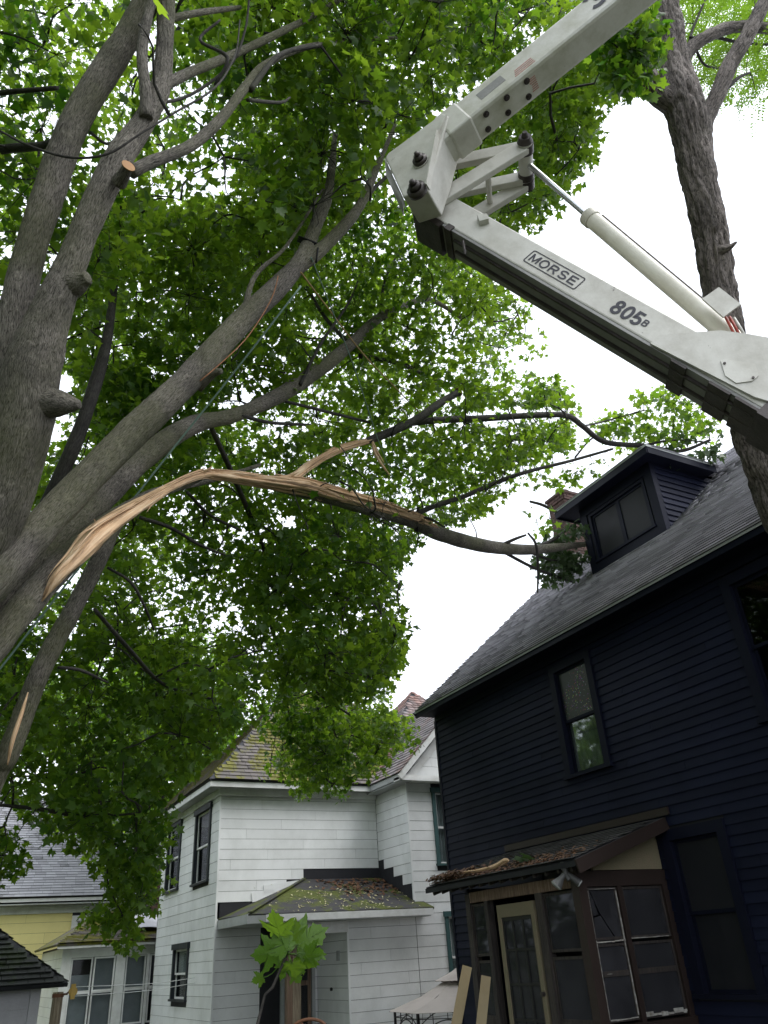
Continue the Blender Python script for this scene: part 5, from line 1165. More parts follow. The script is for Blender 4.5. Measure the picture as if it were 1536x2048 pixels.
# ---- trees further back
def back_tree(name, label, cx, cy, h, trunk_r, blobs, leaf, n, seed):
    z0 = float(gz(cx, cy)); T = thing(name, label, 'tree', (cx, cy, z0), 'trees behind the houses')
    r = np.random.default_rng(seed); nodes_ = []
    o, S = tube_obj('trunk', 'barkdark', T, [[cx, cy, z0-.2, trunk_r*1.3], [cx+.1, cy, z0+h*.25, trunk_r], [cx-.1, cy+.2, z0+h*.55, trunk_r*.7], [cx+.1, cy, z0+h*.9, trunk_r*.25]], .2, 14, lump=.06); nodes_.append(S[::3, :3])
    tot = sum(b[3]**2*b[4] for b in blobs); C_ = []
    for (x, y, z, a, b) in blobs:
        k = int(n*a*a*b/tot); q = r.normal(size=(k, 3)); q /= np.linalg.norm(q, axis=1)[:, None]; q *= (r.random(k)**.45)[:, None]; C_.append(np.array([x, y, z])+q*np.array([a, a, b]))
        o, S = tube_obj('limb', 'barkdark', T, [[cx, cy, z0+h*.35, trunk_r*.5], [(cx+x)/2, (cy+y)/2, (z0+h*.4+z)/2+.3, trunk_r*.35], [x, y, z, trunk_r*.12]], .3, 8); nodes_.append(S[::3, :3])
    C_ = np.vstack(C_); g = vnoise(C_+3, .8); C_ = C_[(g > .36)]
    multi_tubes('twigs', 'barkdark', T, grow(C_, np.vstack(nodes_), 2.2, .02)[:1200], .5, 4, kind='stuff')
    foliage(T, C_, 8, .30, leaf, 'leafbg', 0, simple=cy > 35)
back_tree('background_tree', 'bright green tree rising behind the white house roof on its left', 6.5, 30.5, 13, .25, [(6.0, 30, 7.5, 2.6, 2.2), (8.5, 30.5, 9.5, 2.6, 2.4), (5.0, 31, 10.5, 2.4, 2.2), (7.5, 31, 12, 2.5, 2)], .19, 2600, 3)
back_tree('background_tree', 'dark tree between the yellow house and the white house', 8.5, 38.0, 15, .3, [(7.6, 37.5, 8, 3.2, 3), (9.5, 38, 11, 3, 3), (7, 39, 13.5, 3, 3)], .22, 1800, 5)
back_tree('background_tree', 'tree far left standing behind the yellow house roof', -1.0, 44.0, 20, .35, [(-1, 44, 12, 4.5, 3.5), (3.5, 45, 14, 4.5, 3.5), (0, 44, 18, 4, 4), (-5, 44, 15, 4, 4)], .28, 2200, 8)

# ================================================================== THE AERIAL LIFT
def on_plane(x, y, P0, n):
    d = ray(x, y); return EYE+d*(np.dot(P0-EYE, n)/np.dot(d, n))
def frame(a, b):
    ax = nrm(b-a); s = nrm(np.cross(ax, (0, 0, 1))); s = s if np.dot(s, EYE-a) > 0 else -s
    up = np.cross(ax, s); up = up if up[2] > 0 else -up; return ax, s, up
def arc(cx, cy, rx, ry, a0, a1, n=14): return [(cx+rx*math.cos(R_(a0+(a1-a0)*i/n)), cy+ry*math.sin(R_(a0+(a1-a0)*i/n))) for i in range(n+1)]
GLY = {'M': [[(.08, 0), (.08, 1)], [(.92, 0), (.92, 1)], [(.10, .96), (.5, .10), (.90, .96)]], 'O': [arc(.5, .5, .42, .46, 0, 360, 28)], 'R': [[(.12, 0), (.12, 1)], [(.12, .93), (.55, .93)]+arc(.58, .71, .27, .22, 90, -90, 10)+[(.12, .49)], [(.50, .49), (.86, 0)]],
       'S': [arc(.5, .73, .36, .23, 20, 262, 14)+arc(.5, .27, .38, .23, 82, -160, 14)], 'E': [[(.13, 0), (.13, 1)], [(.13, .93), (.86, .93)], [(.13, .51), (.78, .51)], [(.13, .07), (.88, .07)]],
       '8': [arc(.5, .74, .30, .21, 0, 360, 24), arc(.5, .27, .36, .24, 0, 360, 24)], '0': [arc(.5, .5, .36, .45, 0, 360, 28)], '5': [[(.84, .93), (.22, .93), (.17, .50)]+arc(.48, .31, .36, .25, 125, -155, 16)],
       'B': [[(.13, 0), (.13, 1)], [(.13, .94), (.5, .94)]+arc(.55, .74, .26, .20, 90, -90, 10)+[(.13, .54)], [(.5, .52)]+arc(.56, .29, .30, .23, 90, -90, 10)+[(.13, .06)]], '3': [arc(.46, .73, .36, .22, 150, -85, 14), arc(.46, .28, .40, .24, 85, -150, 14)]}
def lettering(text, h, wd, th, sp=.16):
    m = MB(); k = 0; W = (len(text)*(1+sp)-sp)*wd
    for i, ch in enumerate(text):
        for stq in GLY[ch]:
            P = [np.array([-W/2+(i*(1+sp)+x)*wd, (y-.5)*h]) for x, y in stq]; n = len(P); vs = []; k += 1; z = .0002*(k % 4); closed = np.linalg.norm(P[0]-P[-1]) < 1e-6
            for j in range(n):
                a = P[j-1] if j else (P[-2] if closed else P[j]); b = P[j+1] if j < n-1 else (P[1] if closed else P[j]); t0 = P[j]-a; t1 = b-P[j]
                t0 = t0/np.linalg.norm(t0) if np.linalg.norm(t0) > 1e-9 else t1/np.linalg.norm(t1); t1 = t1/np.linalg.norm(t1) if np.linalg.norm(t1) > 1e-9 else t0
                d = t0+t1; d = d/np.linalg.norm(d) if np.linalg.norm(d) > .2 else t0; q = np.array([-d[1], d[0]]); sc_ = min(1.8, 1/max(.4, abs(np.dot(d, t0))))
                vs += [(*(P[j]+q*th*.5*sc_), z), (*(P[j]-q*th*.5*sc_), z)]
            m.add(vs, [(2*j, 2*j+1, 2*j+3, 2*j+2) for j in range(n-1)])
    return npmesh('lettering', np.array(m.v), [np.array(m.f)], MT['decal'])
def lift():
    E1, E2 = at(859, 432, 6.4), at(1489, 798, 5.0); ax, s, up = frame(E1, E2); h, w_ = .285, .30
    foot = E2+ax*1.75
    gxy = float(gz(foot[0]+.1, foot[1]-.1))
    T = thing('aerial_lift', 'white articulated aerial lift boom with hydraulic cylinder reaching over the yard', 'aerial lift', (foot[0], foot[1], gxy))
    bx = lambda m, a, b, t0, t1, w0, w1, mi=0: m.obox(E1+ax*(a+b)/2+up*(t0+t1)/2+s*(w0+w1)/2, ax, s, up, (b-a)/2, (w1-w0)/2, (t1-t0)/2, mi)
    Lb = np.linalg.norm(E2-E1)
    m = MB(); bx(m, -.02, Lb+1.7, 0.012, h, -w_, 0); m.build('lower_boom', MT['boom'], T, bevel=.014)
    m = MB(); bx(m, -.10, Lb+.2, -.012, .010, -w_+.005, -.005); lo = m.build('underside_shade_channel', MT['boomdark'], T)  # channel sheet whose dark colour carries painted shade as well as grease
    m = MB(); bx(m, .3, Lb+.1, -.035, -.013, -.09, -.07); m.build('rail', MT['grease'], lo)
    m = MB(); bx(m, .3, Lb+.1, -.035, -.013, -.21, -.19); m.build('rail', MT['grease'], lo)
    m = MB(); bx(m, .20, .27, -.03, .03, -w_-.006, .006); m.build('boom_collar', MT['grease'], T)
    m = MB(); bx(m, -.16, .16, -.05, .011, -w_-.01, .008); m.build('elbow_shoe', MT['grease'], T)
    for (a, wd) in ((Lb-.55, .12), (Lb-.25, .16), (Lb-.05, .2)): m = MB(); bx(m, a, a+wd, -.032, -.012, -w_-.004, .003); m.build('slide_pad', MT['grease'], T)
    m = MB(); bx(m, Lb+.12, Lb+.3, -.05, .06, -w_-.02, .012); m.build('boom_clamp', MT['grease'], T)
    def onn(x, y, o=0.0): return on_plane(x, y, E1+s*o, s)
    def st(P): return np.dot(P-E1, ax), np.dot(P-E1, up)
    # gusset and cover plate
    m = MB(); m.prism([onn(*q, .004) for q in ((1300, 690), (1318, 673), (1400, 667), (1440, 664), (1500, 672), (1600, 690), (1620, 830), (1508, 797))], s*.018); m.build('gusset_plate', MT['boom'], T)
    m = MB(); m.prism([onn(*q, .024) for q in ((1441, 722), (1448, 719), (1465, 722), (1510, 728), (1517, 752), (1504, 763), (1472, 767), (1450, 752))], s*.006); cp = m.build('cover_plate', MT['boom'], T)
    for q in ((1449, 727), (1506, 756)): m = MB(); c = onn(*q, .030); m.cyl(c, c+s*.008, .009, 10); m.build('bolt', MT['grease'], cp)
    m = MB(); m.prism([onn(*q, .002) for q in ((955, 438), (975, 437), (978, 447), (960, 452))], s*.05); m.build('boom_lug', MT['boom'], T)
    # lettering with its rounded frame
    def place(me, P, o, name='lettering', mat='decal', a=ax, u_=up, n_=s):
        me.materials.clear(); me.materials.append(MT[mat]); q = a if np.dot(np.cross(a, u_), n_) > 0 else a
        M4 = Matrix.Identity(4)
        for i in range(3): M4[i][0], M4[i][1], M4[i][2], M4[i][3] = q[i], u_[i], n_[i], (P+n_*o)[i]
        return link(name, me, T, M4)
    c4s = [np.array(st(onn(*q))) for q in ((1063, 501), (1174, 555), (1152, 579), (1046, 525))]
    ctr = sum(c4s)/4; W2, H2 = (np.linalg.norm(c4s[1]-c4s[0])+np.linalg.norm(c4s[2]-c4s[3]))/4, (np.linalg.norm(c4s[3]-c4s[0])+np.linalg.norm(c4s[2]-c4s[1]))/4
    Pm = E1+ax*ctr[0]+up*ctr[1]
    place(lettering('MORSE', H2*1.15, W2*.315, H2*.21), Pm, .003)
    ring = MB(); N = 8; r = H2*.28; t_ = .009
    def rr(W, H, rad):
        o = []
        for (cx, cy, a0) in ((W-rad, H-rad, 0), (-W+rad, H-rad, 90), (-W+rad, -H+rad, 180), (W-rad, -H+rad, 270)):
            o += [(cx+rad*math.cos(R_(a0+90*i/N)), cy+rad*math.sin(R_(a0+90*i/N))) for i in range(N+1)]
        return o
    A_, B_ = rr(W2, H2, r), rr(W2-t_, H2-t_, r-t_*.7); n_ = len(A_); f3 = lambda q: Pm+ax*q[0]+up*q[1]+s*.0035
    ring.add([f3(q) for q in A_]+[f3(q) for q in B_], [(i, (i+1) % n_, n_+(i+1) % n_, n_+i) for i in range(n_)]); ring.build('lettering_frame', MT['decal'], T)
    place(lettering('805', .125, .078, .024, .12), onn(1256, 626), .003)
    place(lettering('B', .06, .045, .011), onn(1291, 647), .003)
    # ---- upper boom
    U1, U2 = at(947, 231, 6.2), at(1190, 35, 6.0); bxx, s2, up2 = frame(U1, U2); h2, w2 = .30, .25
    by = lambda m, a, b, t0, t1, w0, w1: m.obox(U1+bxx*(a+b)/2+up2*(t0+t1)/2+s2*(w0+w1)/2, bxx, s2, up2, (b-a)/2, (w1-w0)/2, (t1-t0)/2)
    m = MB(); by(m, -.5, 5.0, 0, h2, -w2, 0); m.build('upper_boom', MT['algae'], T, bevel=.03)
    m = MB(); by(m, -.24, -.02, -.012, h2+.012, -w2-.012, .012); m.build('boom_collar', MT['boom'], T, bevel=.02)
    # elbow casting
    o2 = .022
    P2 = lambda x, y, o=o2: on_plane(x, y, U1+s2*o, s2)
    poly = [P2(*q) for q in ((770, 315), (776, 306), (885, 226), (897, 232), (872, 322), (853, 378), (806, 394))]
    m = MB(); m.prism(poly, -s2*(w2+.05)); m.build('elbow_casting', MT['boom'], T, bevel=.012)
    m = MB(); m.beam(P2(876, 265, .05), P2(855, 374, .05), .012, .07, s2); m.build('elbow_rib', MT['boom'], T)
    m = MB(); m.beam(P2(893, 232, .03), P2(876, 268, .03), .008, .03, s2); m.build('elbow_rib', MT['boom'], T)
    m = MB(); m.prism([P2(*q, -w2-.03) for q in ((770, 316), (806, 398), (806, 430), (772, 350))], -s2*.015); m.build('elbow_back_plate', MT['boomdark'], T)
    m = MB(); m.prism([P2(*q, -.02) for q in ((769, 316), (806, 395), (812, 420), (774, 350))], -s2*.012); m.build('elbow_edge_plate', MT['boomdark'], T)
    def pin(x, y, base, n, r, L, mat='grease'):
        c = on_plane(x, y, base, n); m = MB(); m.cyl(c-n*.01, c+n*L*.35, r*1.7, 20); m.cyl(c+n*L*.35, c+n*L*.7, r*1.15, 20, r*.95); m.cyl(c+n*L*.7, c+n*L, r*.7, 12, r*.45); return m.build('pin', MT[mat], T, True)
    pin(842, 324, U1+s2*.02, s2, .036, .10); pin(836, 384, U1+s2*.02, s2, .046, .12); pin(875, 404, E1, s, .048, .14)
    m = MB(); c = P2(842, 324, .02); m.cyl(c, c+s2*.012, .07, 20); m.build('pin_washer', MT['boom'], T)
    # bolts, patches and faded notices on the upper boom
    def und(x, y, o=0): return on_plane(x, y, U1-up2*o, up2)
    for q in ((1053, 162), (1013, 195), (1057, 193), (972, 228), (1016, 225), (976, 258)):
        c = und(*q); m = MB(); m.cyl(c+up2*.005, c-up2*.010, .026, 14); m.cyl(c-up2*.010, c-up2*.022, .015, 6); m.build('bolt', MT['grease'], T)
    a0 = np.dot(P2(975, 170, 0)-U1, bxx)
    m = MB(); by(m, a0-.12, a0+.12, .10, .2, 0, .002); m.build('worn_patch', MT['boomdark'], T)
    for k in range(4):
        m = MB(); q = np.dot(P2(1035, 128, 0)-U1, bxx); by(m, q-.09+k*.01, q+.10, .05+k*.022, .058+k*.022, 0, .002); m.build('faded_notice', MT['reddecal'], T)
    for k in range(7):
        q = np.dot(und(1068, 168)-U1, bxx); m = MB(); by(m, q-.03+random.uniform(-.01, .01), q+.03, -.002, 0, -.07-k*.018, -.063-k*.018); m.build('faded_notice', MT['reddecal'], T)
    place(lettering('3', .19, .15, .042), P2(1190, 0, 0), .004, a=bxx, u_=up2, n_=s2)
    # ---- link arms to the knuckle
    Kn = onn(1050, 283, .07); Kf = Kn-s*.46
    m = MB(); m.cyl(Kn, Kf, .062, 24); m.build('knuckle', MT['algae'], T, False)
    for a_, b_ in ((.02, .10), (.30, .36), (.37, .46)): m = MB(); m.cyl(Kn-s*a_, Kn-s*b_, .072, 24); m.build('knuckle_ring', MT['grease'], T)
    m = MB(); m.cyl(Kn+s*.0, Kn+s*.05, .068, 24, .05); m.cyl(Kn+s*.05, Kn+s*.09, .03, 12, .02); m.build('pin', MT['grease'], T)
    Pa, Pb = onn(862, 335, .0), onn(880, 398, .03)
    m = MB(); m.beam(Pa, Kn-s*.06, .13, .06, s); m.build('link_arm', MT['boom'], T, bevel=.008)
    m = MB(); m.beam(Pb, Kn-s*.05, .14, .06, s); m.build('link_arm', MT['boom'], T, bevel=.008)
    m = MB(); m.beam(Pa-s*.30, Kf+s*.10, .12, .06, s); m.build('link_arm', MT['boom'], T, bevel=.008)
    m = MB(); m.beam(Pb-s*.36, Kf+s*.04, .13, .06, s); m.build('link_arm', MT['boom'], T, bevel=.008)
    qa = Pb+(Kn-Pb)*.55; m = MB(); m.cyl(qa, qa-s*.36, .024, 14); m.build('link_spacer', MT['boom'], T)
    qa = Pa+(Kn-Pa)*.6; m = MB(); m.cyl(qa-s*.05, qa-s*.34, .02, 14); m.build('link_spacer', MT['boom'], T)
    # ---- hydraulic cylinder
    sm = -.20; K = (Kn+Kf)/2+s*.03
    c0 = on_plane(1176, 432, E1+s*sm, s); c1 = on_plane(1440, 655, E1+s*sm, s)
    m = MB(); m.cyl(K, c0+nrm(c1-c0)*.1, .026, 20); m.build('piston_rod', MT['steel'], T, False)
    for f in m.v: pass
    m = MB(); m.cyl(c0, c1+nrm(c1-c0)*.25, .068, 32); m.build('cylinder_barrel', MT['cyl'], T, bevel=.006)
    dv = nrm(c1-c0); m = MB(); m.cyl(c0-dv*.01, c0+dv*.07, .077, 32); m.build('cylinder_gland', MT['cyl'], T, bevel=.006)
    pu = nrm(np.cross(dv, s)); pu = pu if pu[2] > 0 else -pu
    m = MB(); m.cyl(c0+dv*.08+pu*.08+s*.01, c1+pu*.08+s*.01, .011, 10); m.build('oil_pipe', MT['grease'], T)
    m = MB(); q = [on_plane(x, y, E1+s*-.02, s) for x, y in ((1404, 600), (1437, 577), (1481, 611), (1446, 637))]; m.prism(q, s*.015); m.build('guard_plate', MT['boom'], T)
    for k in range(3):
        p = [list(on_plane(1450+k*9, 632+k*2, E1-s*.08, s))+[.010], list(on_plane(1462+k*9, 655, E1-s*.06, s))+[.010], list(on_plane(1478+k*11, 690, E1-s*.1, s))+[.010]]
        tube_obj('hose', 'redhose' if k < 2 else 'boom', T, p, .02, 10)
    q = E1+ax*.42-up*.03-s*.02; m = MB(); m.cyl(q, q-Zv*.12, .012, 10); m.cyl(q-Zv*.12, q-Zv*.16, .02, 10, .006); m.build('hook', MT['grease'], T)
    # turntable and pedestal below the frame edge
    P = E2+ax*1.55
    m = MB(); m.box(P[0]-.28, P[0]+.28, P[1]-.28, P[1]+.28, P[2]-.55, P[2]+.12); m.build('turntable', MT['boom'], T, bevel=.02)
    m = MB(); m.cyl((P[0], P[1], gxy+.9), (P[0], P[1], P[2]-.5), .24, 24); m.build('pedestal', MT['boom'], T)
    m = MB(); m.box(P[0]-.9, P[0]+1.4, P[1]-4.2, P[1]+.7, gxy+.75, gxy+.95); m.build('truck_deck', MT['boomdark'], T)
    for dx in (-.75, 1.2):
        for dy in (-3.2, -.6):
            m = MB(); m.cyl((P[0]+dx-.13, P[1]+dy, gxy+.42), (P[0]+dx+.13, P[1]+dy, gxy+.42), .44, 28); m.build('wheel', MT['black'], T)
lift()

# ================================================================== SMALL THINGS
def rope(name, label, mat, rows, r, cat='rope'):
    o, S = tube_obj(name, mat, None, [list(at(x, y, d))+[r] for x, y, d in rows], .12, 8); tag(o, label, cat); return o
rope('rigging_rope', 'thin green rope running from the high limb fork down to the left', 'rope_g', [(602, 572, 7.45), (470, 742, 7.25), (340, 905, 7.0), (180, 1108, 6.7), (0, 1338, 6.3), (-120, 1490, 6.0)], .009)
rope('rigging_rope', 'tan rope from the high limb fork to the cut bough stub', 'rope_y', [(602, 545, 7.5), (660, 622, 8.6), (730, 712, 9.8), (800, 785, 11), (840, 826, 11.75)], .009)
rope('rigging_rope', 'dark rope from the strapped limb down to the fallen limb', 'rope_g', [(622, 515, 7.6), (660, 610, 8.4), (710, 740, 9.4), (760, 890, 10.6), (800, 985, 11.4), (828, 1022, 11.85)], .007)
rope('rigging_rope', 'orange brown rope lying along the underside of the long diagonal limb', 'rope_o', [(556, 552, 7.2), (548, 585, 7.1), (528, 625, 6.95), (490, 680, 6.6), (440, 728, 6.3), (400, 762, 6.1)], .005)
def strap(name, label, p, q, d, r, k=3):
    c = at((p[0]+q[0])/2, (p[1]+q[1])/2, d); a = nrm(at(*q, d)-at(*p, d)); v = nrm(at((p[0]+q[0])/2, (p[1]+q[1])/2, d+1)-c); pts = []
    for i in range(k*20+1): t = i/20*2*math.pi; pts.append([*(c+(a*math.cos(t)+v*math.sin(t))*r+np.cross(a, v)*(i/20-k/2)*.022), .012])
    pts += [[*(at(q[0]+5, q[1]+12, d-.2)), .010], [*(at(q[0]+2, q[1]+34, d-.2)), .010]]
    o, S = tube_obj(name, 'rope_d', None, pts, .03, 8); tag(o, label, 'strap')
strap('tie_strap', 'black strap knotted round the high limb below its fork', (602, 480), (630, 492), 7.85, .105)
strap('tie_strap', 'black strap tied round the torn end of the fallen limb', (836, 1018), (832, 1060), 12.2, .19, 2)

def floodlight():
    c = pl(1128, 1728, 0, 7.0); c = np.array([7.02, 8.42, 2.40])
    T = thing('floodlight', 'twin lamp silver floodlight under the corner of the porch roof', 'floodlight', c+np.array([0, 0, -.1]))
    m = MB(); m.cyl(c, c+np.array([.0, 0, .09]), .05, 16); m.cyl(c-np.array([0, 0, .05]), c, .035, 14); m.build('bracket', MT['lampcase'], T)
    for (d, tgt) in ((np.array([-.55, .30, -.62]), 0), (np.array([.55, -.42, -.62]), 1)):
        d = nrm(d); a = c-Zv*.03+d*.03; m = MB(); m.cyl(a, a+d*.07, .028, 14, .04); m.cyl(a+d*.07, a+d*.17, .04, 18, .075 if tgt == 0 else .05); lh = m.build('lamp_head', MT['lampcase'], T)
        m = MB(); m.cyl(a+d*.171, a+d*.185, .075 if tgt == 0 else .05, 18, .06 if tgt == 0 else .04); m.build('bulb', MT['lampglass'], lh)
    m = MB(); m.cyl(c-Zv*.05, c-Zv*.12+np.array([.02, -.03, 0]), .03, 14, .036); m.build('sensor', MT['lampcase'], T)
floodlight()
def porch_debris():
    rx0, ry0, ry1, rz0, sl3 = PORCH
    def f():
        y = random.uniform(ry0+.1, ry1-.05); x = rx0+abs(random.gauss(0, .28)); x = min(x, 8.6); return np.array([x, y, rz0+(x-rx0)*sl3+.015]), nrm((-.3, 0, 1))
    scatter('roof_debris', 900, f, .04, 'litter', 'dark leaf and bark debris along the edge of the dark house porch roof', 'debris')
    def f2():
        y = random.gauss(11.3, .35); x = rx0+abs(random.gauss(0, .15)); return np.array([x, min(ry1-.03, y), rz0+(x-rx0)*sl3+.05+random.random()*.05]), nrm((-.3, 0, 1))
    scatter('twig_heap', 260, f2, .06, 'litter', 'heap of twigs at the far end of the dark house porch roof', 'debris')
    z = lambda x: rz0+(x-rx0)*sl3
    o, S = tube_obj('wood_splinter', 'torn', None, [[7.08, 11.0, z(7.08)+.10, .012], [7.15, 10.6, z(7.15)+.06, .022], [7.2, 10.2, z(7.2)+.06, .03], [7.22, 9.95, z(7.22)+.10, .038], [7.22, 9.86, z(7.22)+.10, .01]], .03, 10, jag=.3); tag(o, 'long orange splinter of torn wood lying on the porch roof', 'wood splinter')
    me = leaf_mesh_shared('green_leaf', MT['leafwilt'])
    for k, (y, x) in enumerate(((9.45, 7.18), (9.36, 7.25))):
        m4 = Matrix.Translation((x, y, z(x)+.06)) @ Matrix.Rotation(k*1.3, 4, 'Z') @ Matrix.Rotation(.5, 4, 'X') @ Matrix.Scale(.22, 4); o = link('green_leaf', me, None, m4); tag(o, ('larger' if k == 0 else 'smaller')+' pale green fallen leaf beside the splinter on the porch roof', 'leaf')
porch_debris()
for k, (a, b, lab) in enumerate((((934, 1935, 7.6), (905, 2090, 6.9), 'olive brown board leaning beside the porch, left of the pair'), ((972, 1955, 7.3), (958, 2090, 6.7), 'paler board leaning beside the porch, right of the pair'))):
    A = at(*a); B = at(*b); t = nrm(B-A); B = A+t*((A[2]-float(gz(*(A+t*2.2)[:2])))/-t[2]); m = MB(); m.beam(A, B, .095 if k == 0 else .09, .04, nrm(EYE-A)); o = m.build('board', MT['olivewood'], None); tag(o, lab, 'board', 'boards leaning by the porch')

def gazebo():
    c = np.array([10.3, 16.0]); R1 = 1.72; z1 = .58; g0 = float(gz(*c)); T = thing('gazebo', 'tan two tier garden canopy on black scroll frame between the houses', 'gazebo', (c[0], c[1], g0))
    n = 8; off = R_(16); V = lambda r, z, k: np.array([c[0]+r*math.cos(off+2*math.pi*k/n), c[1]+r*math.sin(off+2*math.pi*k/n), z])
    for nm, ra, za, rb, zb in (('lower_canopy', R1, z1, .5, 1.06), ('upper_canopy', .72, 1.06, .03, 1.40)):
        m = MB()
        for k in range(n):
            sag = .94; p = [V(ra, za, k), V(ra, za, k+1), V((ra+rb)/2*sag, (za+zb)/2-.02, k+1), V((ra+rb)/2*sag, (za+zb)/2-.02, k), V(rb, zb, k+1), V(rb, zb, k)]
            m.add(p, [(0, 1, 2, 3), (3, 2, 4, 5)])
        o = m.build(nm, MT['canopy'], T); md = o.modifiers.new('s', 'SOLIDIFY'); md.thickness = .008
    for k in range(n):
        P = V(R1-.12, 0, k); m = MB(); m.box(P[0]-.02, P[0]+.02, P[1]-.02, P[1]+.02, g0-.05, z1-.005); m.build('post', MT['black'], T)
        A_, B_ = V(R1-.12, 0, k), V(R1-.12, 0, k+1); pts = []
        for i in range(13): t = i/12; q = A_+(B_-A_)*t; q[2] = z1-.40+.28*math.sin(math.pi*t); pts.append([*q, .011])
        tube_obj('arch', 'black', T, pts, .1, 6)
        m = MB(); m.beam(A_+Zv*(z1-.10), B_+Zv*(z1-.10), .015, .015); m.build('rail', MT['black'], T)
        for t in (.25, .5, .75): q = A_+(B_-A_)*t; m = MB(); m.cyl(q+Zv*(z1-.40+.28*math.sin(math.pi*t)), q+Zv*(z1-.01), .008, 6); m.build('spindle', MT['black'], T)
        m = MB(); m.cyl(V(R1-.1, z1-.02, k), V(.5, 1.03, k), .012, 6); m.build('rafter', MT['black'], T)
        m = MB(); m.cyl(V(.5, 1.02, k), V(.62, 1.07, k), .01, 6); m.build('vent_bracket', MT['black'], T)
gazebo()

def clothesline():
    top = at(117, 1984, 10.2); g0 = float(gz(top[0], top[1])); T = thing('clothesline_pole', 'weathered wooden pole with rusty band beside the shed corner', 'pole', (top[0], top[1], g0))
    tube_obj('pole', 'pole', T, [[top[0]-.02, top[1], g0-.1, .075], [top[0]-.01, top[1], 0, .072], [top[0], top[1], top[2], .066]], .1, 18, lump=.04)
    m = MB(); m.cyl(top-Zv*.06, top-Zv*.02, .074, 18); m.cyl(top-Zv*.03+np.array([.07, 0, 0]), top-Zv*.03+np.array([.12, 0, 0]), .012, 8); m.build('band', MT['rust'], T)
    P = at(146, 1983, 10.15); L = thing('line_pulley', 'yellow brass clothesline pulley hanging from the wooden pole', 'pulley', P)
    m = MB(); m.cyl(P-np.array([0, .014, 0]), P+np.array([0, .014, 0]), .055, 24); m.build('wheel', MT['brass'], L)
    m = MB(); m.beam(P+np.array([0, -.03, .085]), P+np.array([0, -.03, -.085]), .05, .008, (0, 1, 0)); m.beam(P+np.array([0, .03, .085]), P+np.array([0, .03, -.085]), .05, .008, (0, 1, 0)); m.build('cheek', MT['brass'], L)
    m = MB(); m.cyl(P-np.array([.05, 0, 0]), top-Zv*.03+np.array([.1, 0, 0]), .010, 8); m.build('hook', MT['rust'], L)
    e = np.array([5.92, 21.2, 1.35])
    for dz, lab in ((.05, 'upper white clothesline stretched from the pulley to the white house'), (-.055, 'lower white clothesline stretched from the pulley to the white house')):
        o, S = tube_obj('clothesline', 'line', None, [[P[0], P[1], P[2]+dz, .006], [(P[0]+e[0])/2, (P[1]+e[1])/2, (P[2]+e[2])/2+dz-.04, .006], [e[0]-.03, e[1], e[2]+dz, .006]], .3, 6); tag(o, lab, 'clothesline')
clothesline()

HALF_T = [(.10, -.06), (.22, -.10), (.34, -.04), (.46, -.07), (.42, .06), (.36, .14), (.48, .18), (.50, .28), (.62, .33), (.64, .48), (.74, .60), (.56, .58), (.48, .50), (.36, .50), (.27, .47), (.30, .60), (.36, .66), (.24, .74), (.20, .86), (.10, .86)]
OUT_T = np.array([(0, 0)]+HALF_T+[(0, 1.05)]+[(-x, y) for x, y in HALF_T[::-1]])
def vein_mesh():
    m = MB()
    def zf(x, y): return -.16*abs(x)**1.3-.10*(y-.2)**2+.05*math.sin(x*9)*.4+.012
    for (x, y) in ((0, 1.0), (.70, .57), (-.70, .57), (.44, -.05), (-.44, -.05)):
        P = [(x*t, y*t, zf(x*t, y*t)) for t in np.linspace(0, .96, 9)]
        for a, b in zip(P[:-1], P[1:]): m.beam(a, b, .012*(1.1-math.hypot(a[0], a[1])), .008)
        for t in (.35, .5, .65, .8):
            for sg in (-1, 1):
                dx, dy = x, y; L_ = math.hypot(dx, dy); dx, dy = dx/L_, dy/L_; ex, ey = dx*.75-sg*dy*.65, dy*.75+sg*dx*.65; ll = .17*(1-t)*L_+.05
                a = (x*t, y*t); b = (a[0]+ex*ll, a[1]+ey*ll); m.beam((*a, zf(*a)), (*b, zf(*b)), .006, .005)
    return npmesh('veins', np.array(m.v), [np.array(m.f)], MT['vein'])
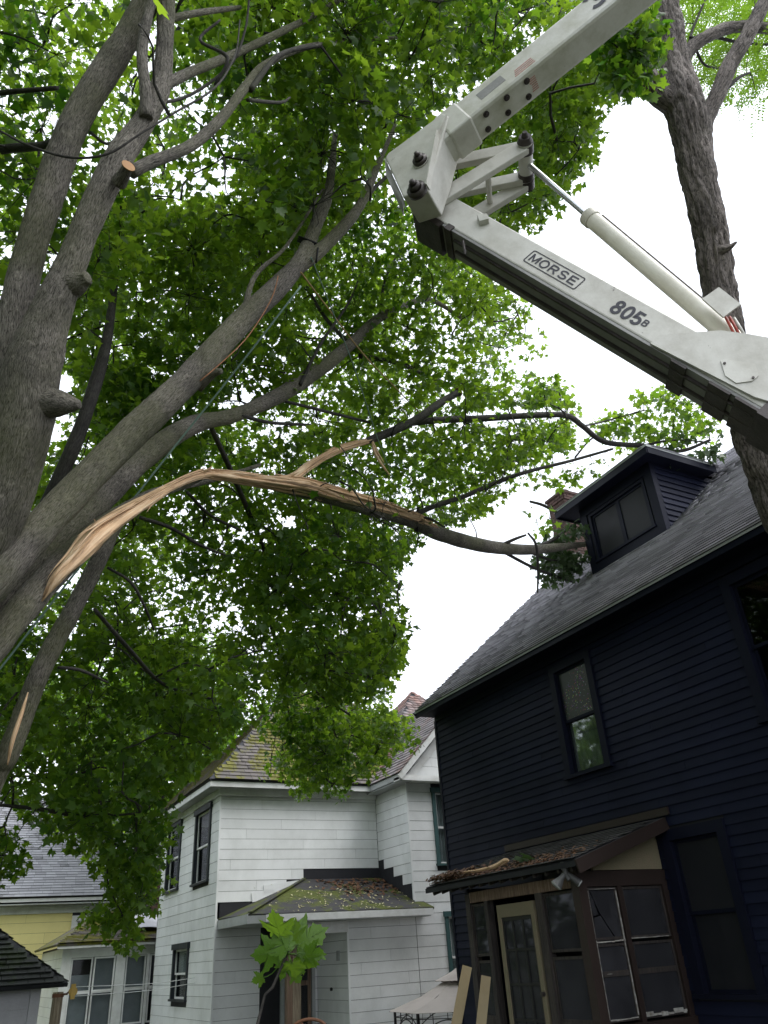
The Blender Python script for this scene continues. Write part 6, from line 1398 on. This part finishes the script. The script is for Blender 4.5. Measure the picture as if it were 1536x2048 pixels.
def sapling():
    top = at(575, 1905, 3.2); b = at(515, 2048, 3.1); g0 = float(gz(b[0]-.05, b[1])); T = thing('maple_sapling', 'maple sapling with large bright leaves in front of the white porch', 'sapling', (b[0]-.08, b[1], g0))
    tube_obj('stem', 'barkdark', T, [[b[0]-.08, b[1], g0-.05, .011], [b[0]-.05, b[1], (g0+b[2])/2, .010], [*b, .0065], [*at(545, 1975, 3.15), .006], [*top, .0055], [*at(582, 1880, 3.2), .004]], .05, 8)
    spec = [((570, 1893), (545, 1812), 95, (.2, -.2)), ((580, 1885), (590, 1836), 88, (.1, .3)), ((585, 1890), (640, 1850), 112, (-.1, .2)), ((575, 1895), (512, 1905), 85, (.3, -.3)), ((585, 1900), (645, 1905), 70, (.4, .3)), ((578, 1905), (590, 1955), 64, (.6, 0)), ((572, 1900), (560, 1955), 58, (.5, -.3)), ((580, 1900), (628, 1925), 78, (.5, .2)), ((572, 1915), (600, 1972), 45, (.5, .2)), ((560, 1945), (500, 1975), 40, (.5, -.5)), ((572, 1890), (555, 1860), 84, (-.2, -.1))]
    me = leaf_mesh_shared('leaf', MT['leafyoung'], leaf_template(OUT_T)); vm = vein_mesh()
    for i, (p, q, w_, tl) in enumerate(spec):
        w_ *= .80; q = (580+(q[0]-580)*.86, 1902+(q[1]-1895)*.74); p = (580+(p[0]-580)*.86, 1902+(p[1]-1895)*.74)
        d = 3.2+.05*((i*7) % 5-2)/2; A = at(*p, d); B = at(*q, d+.02*(i % 3-1)); y = nrm(B-A); toc = nrm(EYE-A); n = nrm(toc*.7+Rw*tl[1]*1.5+Uw*(-tl[0]*1.5)+Zv*.25); x = nrm(np.cross(y, n)); z = np.cross(x, y); sz = w_*d/FPX/1.32
        base = B-y*sz*.62
        m4 = Matrix.Identity(4)
        for k in range(3): m4[k][0], m4[k][1], m4[k][2], m4[k][3] = x[k]*sz, y[k]*sz, z[k]*sz, base[k]
        lf = link('leaf', me, T, m4); link('veins', vm, lf)
        tube_obj('petiole', 'leafyoung', T, [[*at(576, 1908, 3.2), .0022], [*((A+base)/2), .002], [*base, .0018]], .03, 6)
sapling()
def hoop():
    c = at(618, 2062, 6.0); g0 = float(gz(c[0], c[1])); T = thing('rusty_wheel', 'rusty metal rim showing at the bottom edge below the doorway', 'rim', (c[0], c[1], g0)); a = nrm(np.cross(Fw, Zv)); R = .14
    tube_obj('rim', 'rust', T, [[*(c+a*R*math.cos(t)+Zv*R*.55*math.sin(t)), .012] for t in np.linspace(0, 2*math.pi, 25)], .02, 10)
    m = MB(); m.cyl(c-Zv*.08, (c[0], c[1], g0-.05), .02, 10); m.build('stand', MT['rust'], T)
    for t in (0, 2.1, 4.2): m = MB(); m.cyl(c, c+a*R*math.cos(t)+Zv*R*.55*math.sin(t), .006, 8); m.build('spoke', MT['rust'], T)
hoop()
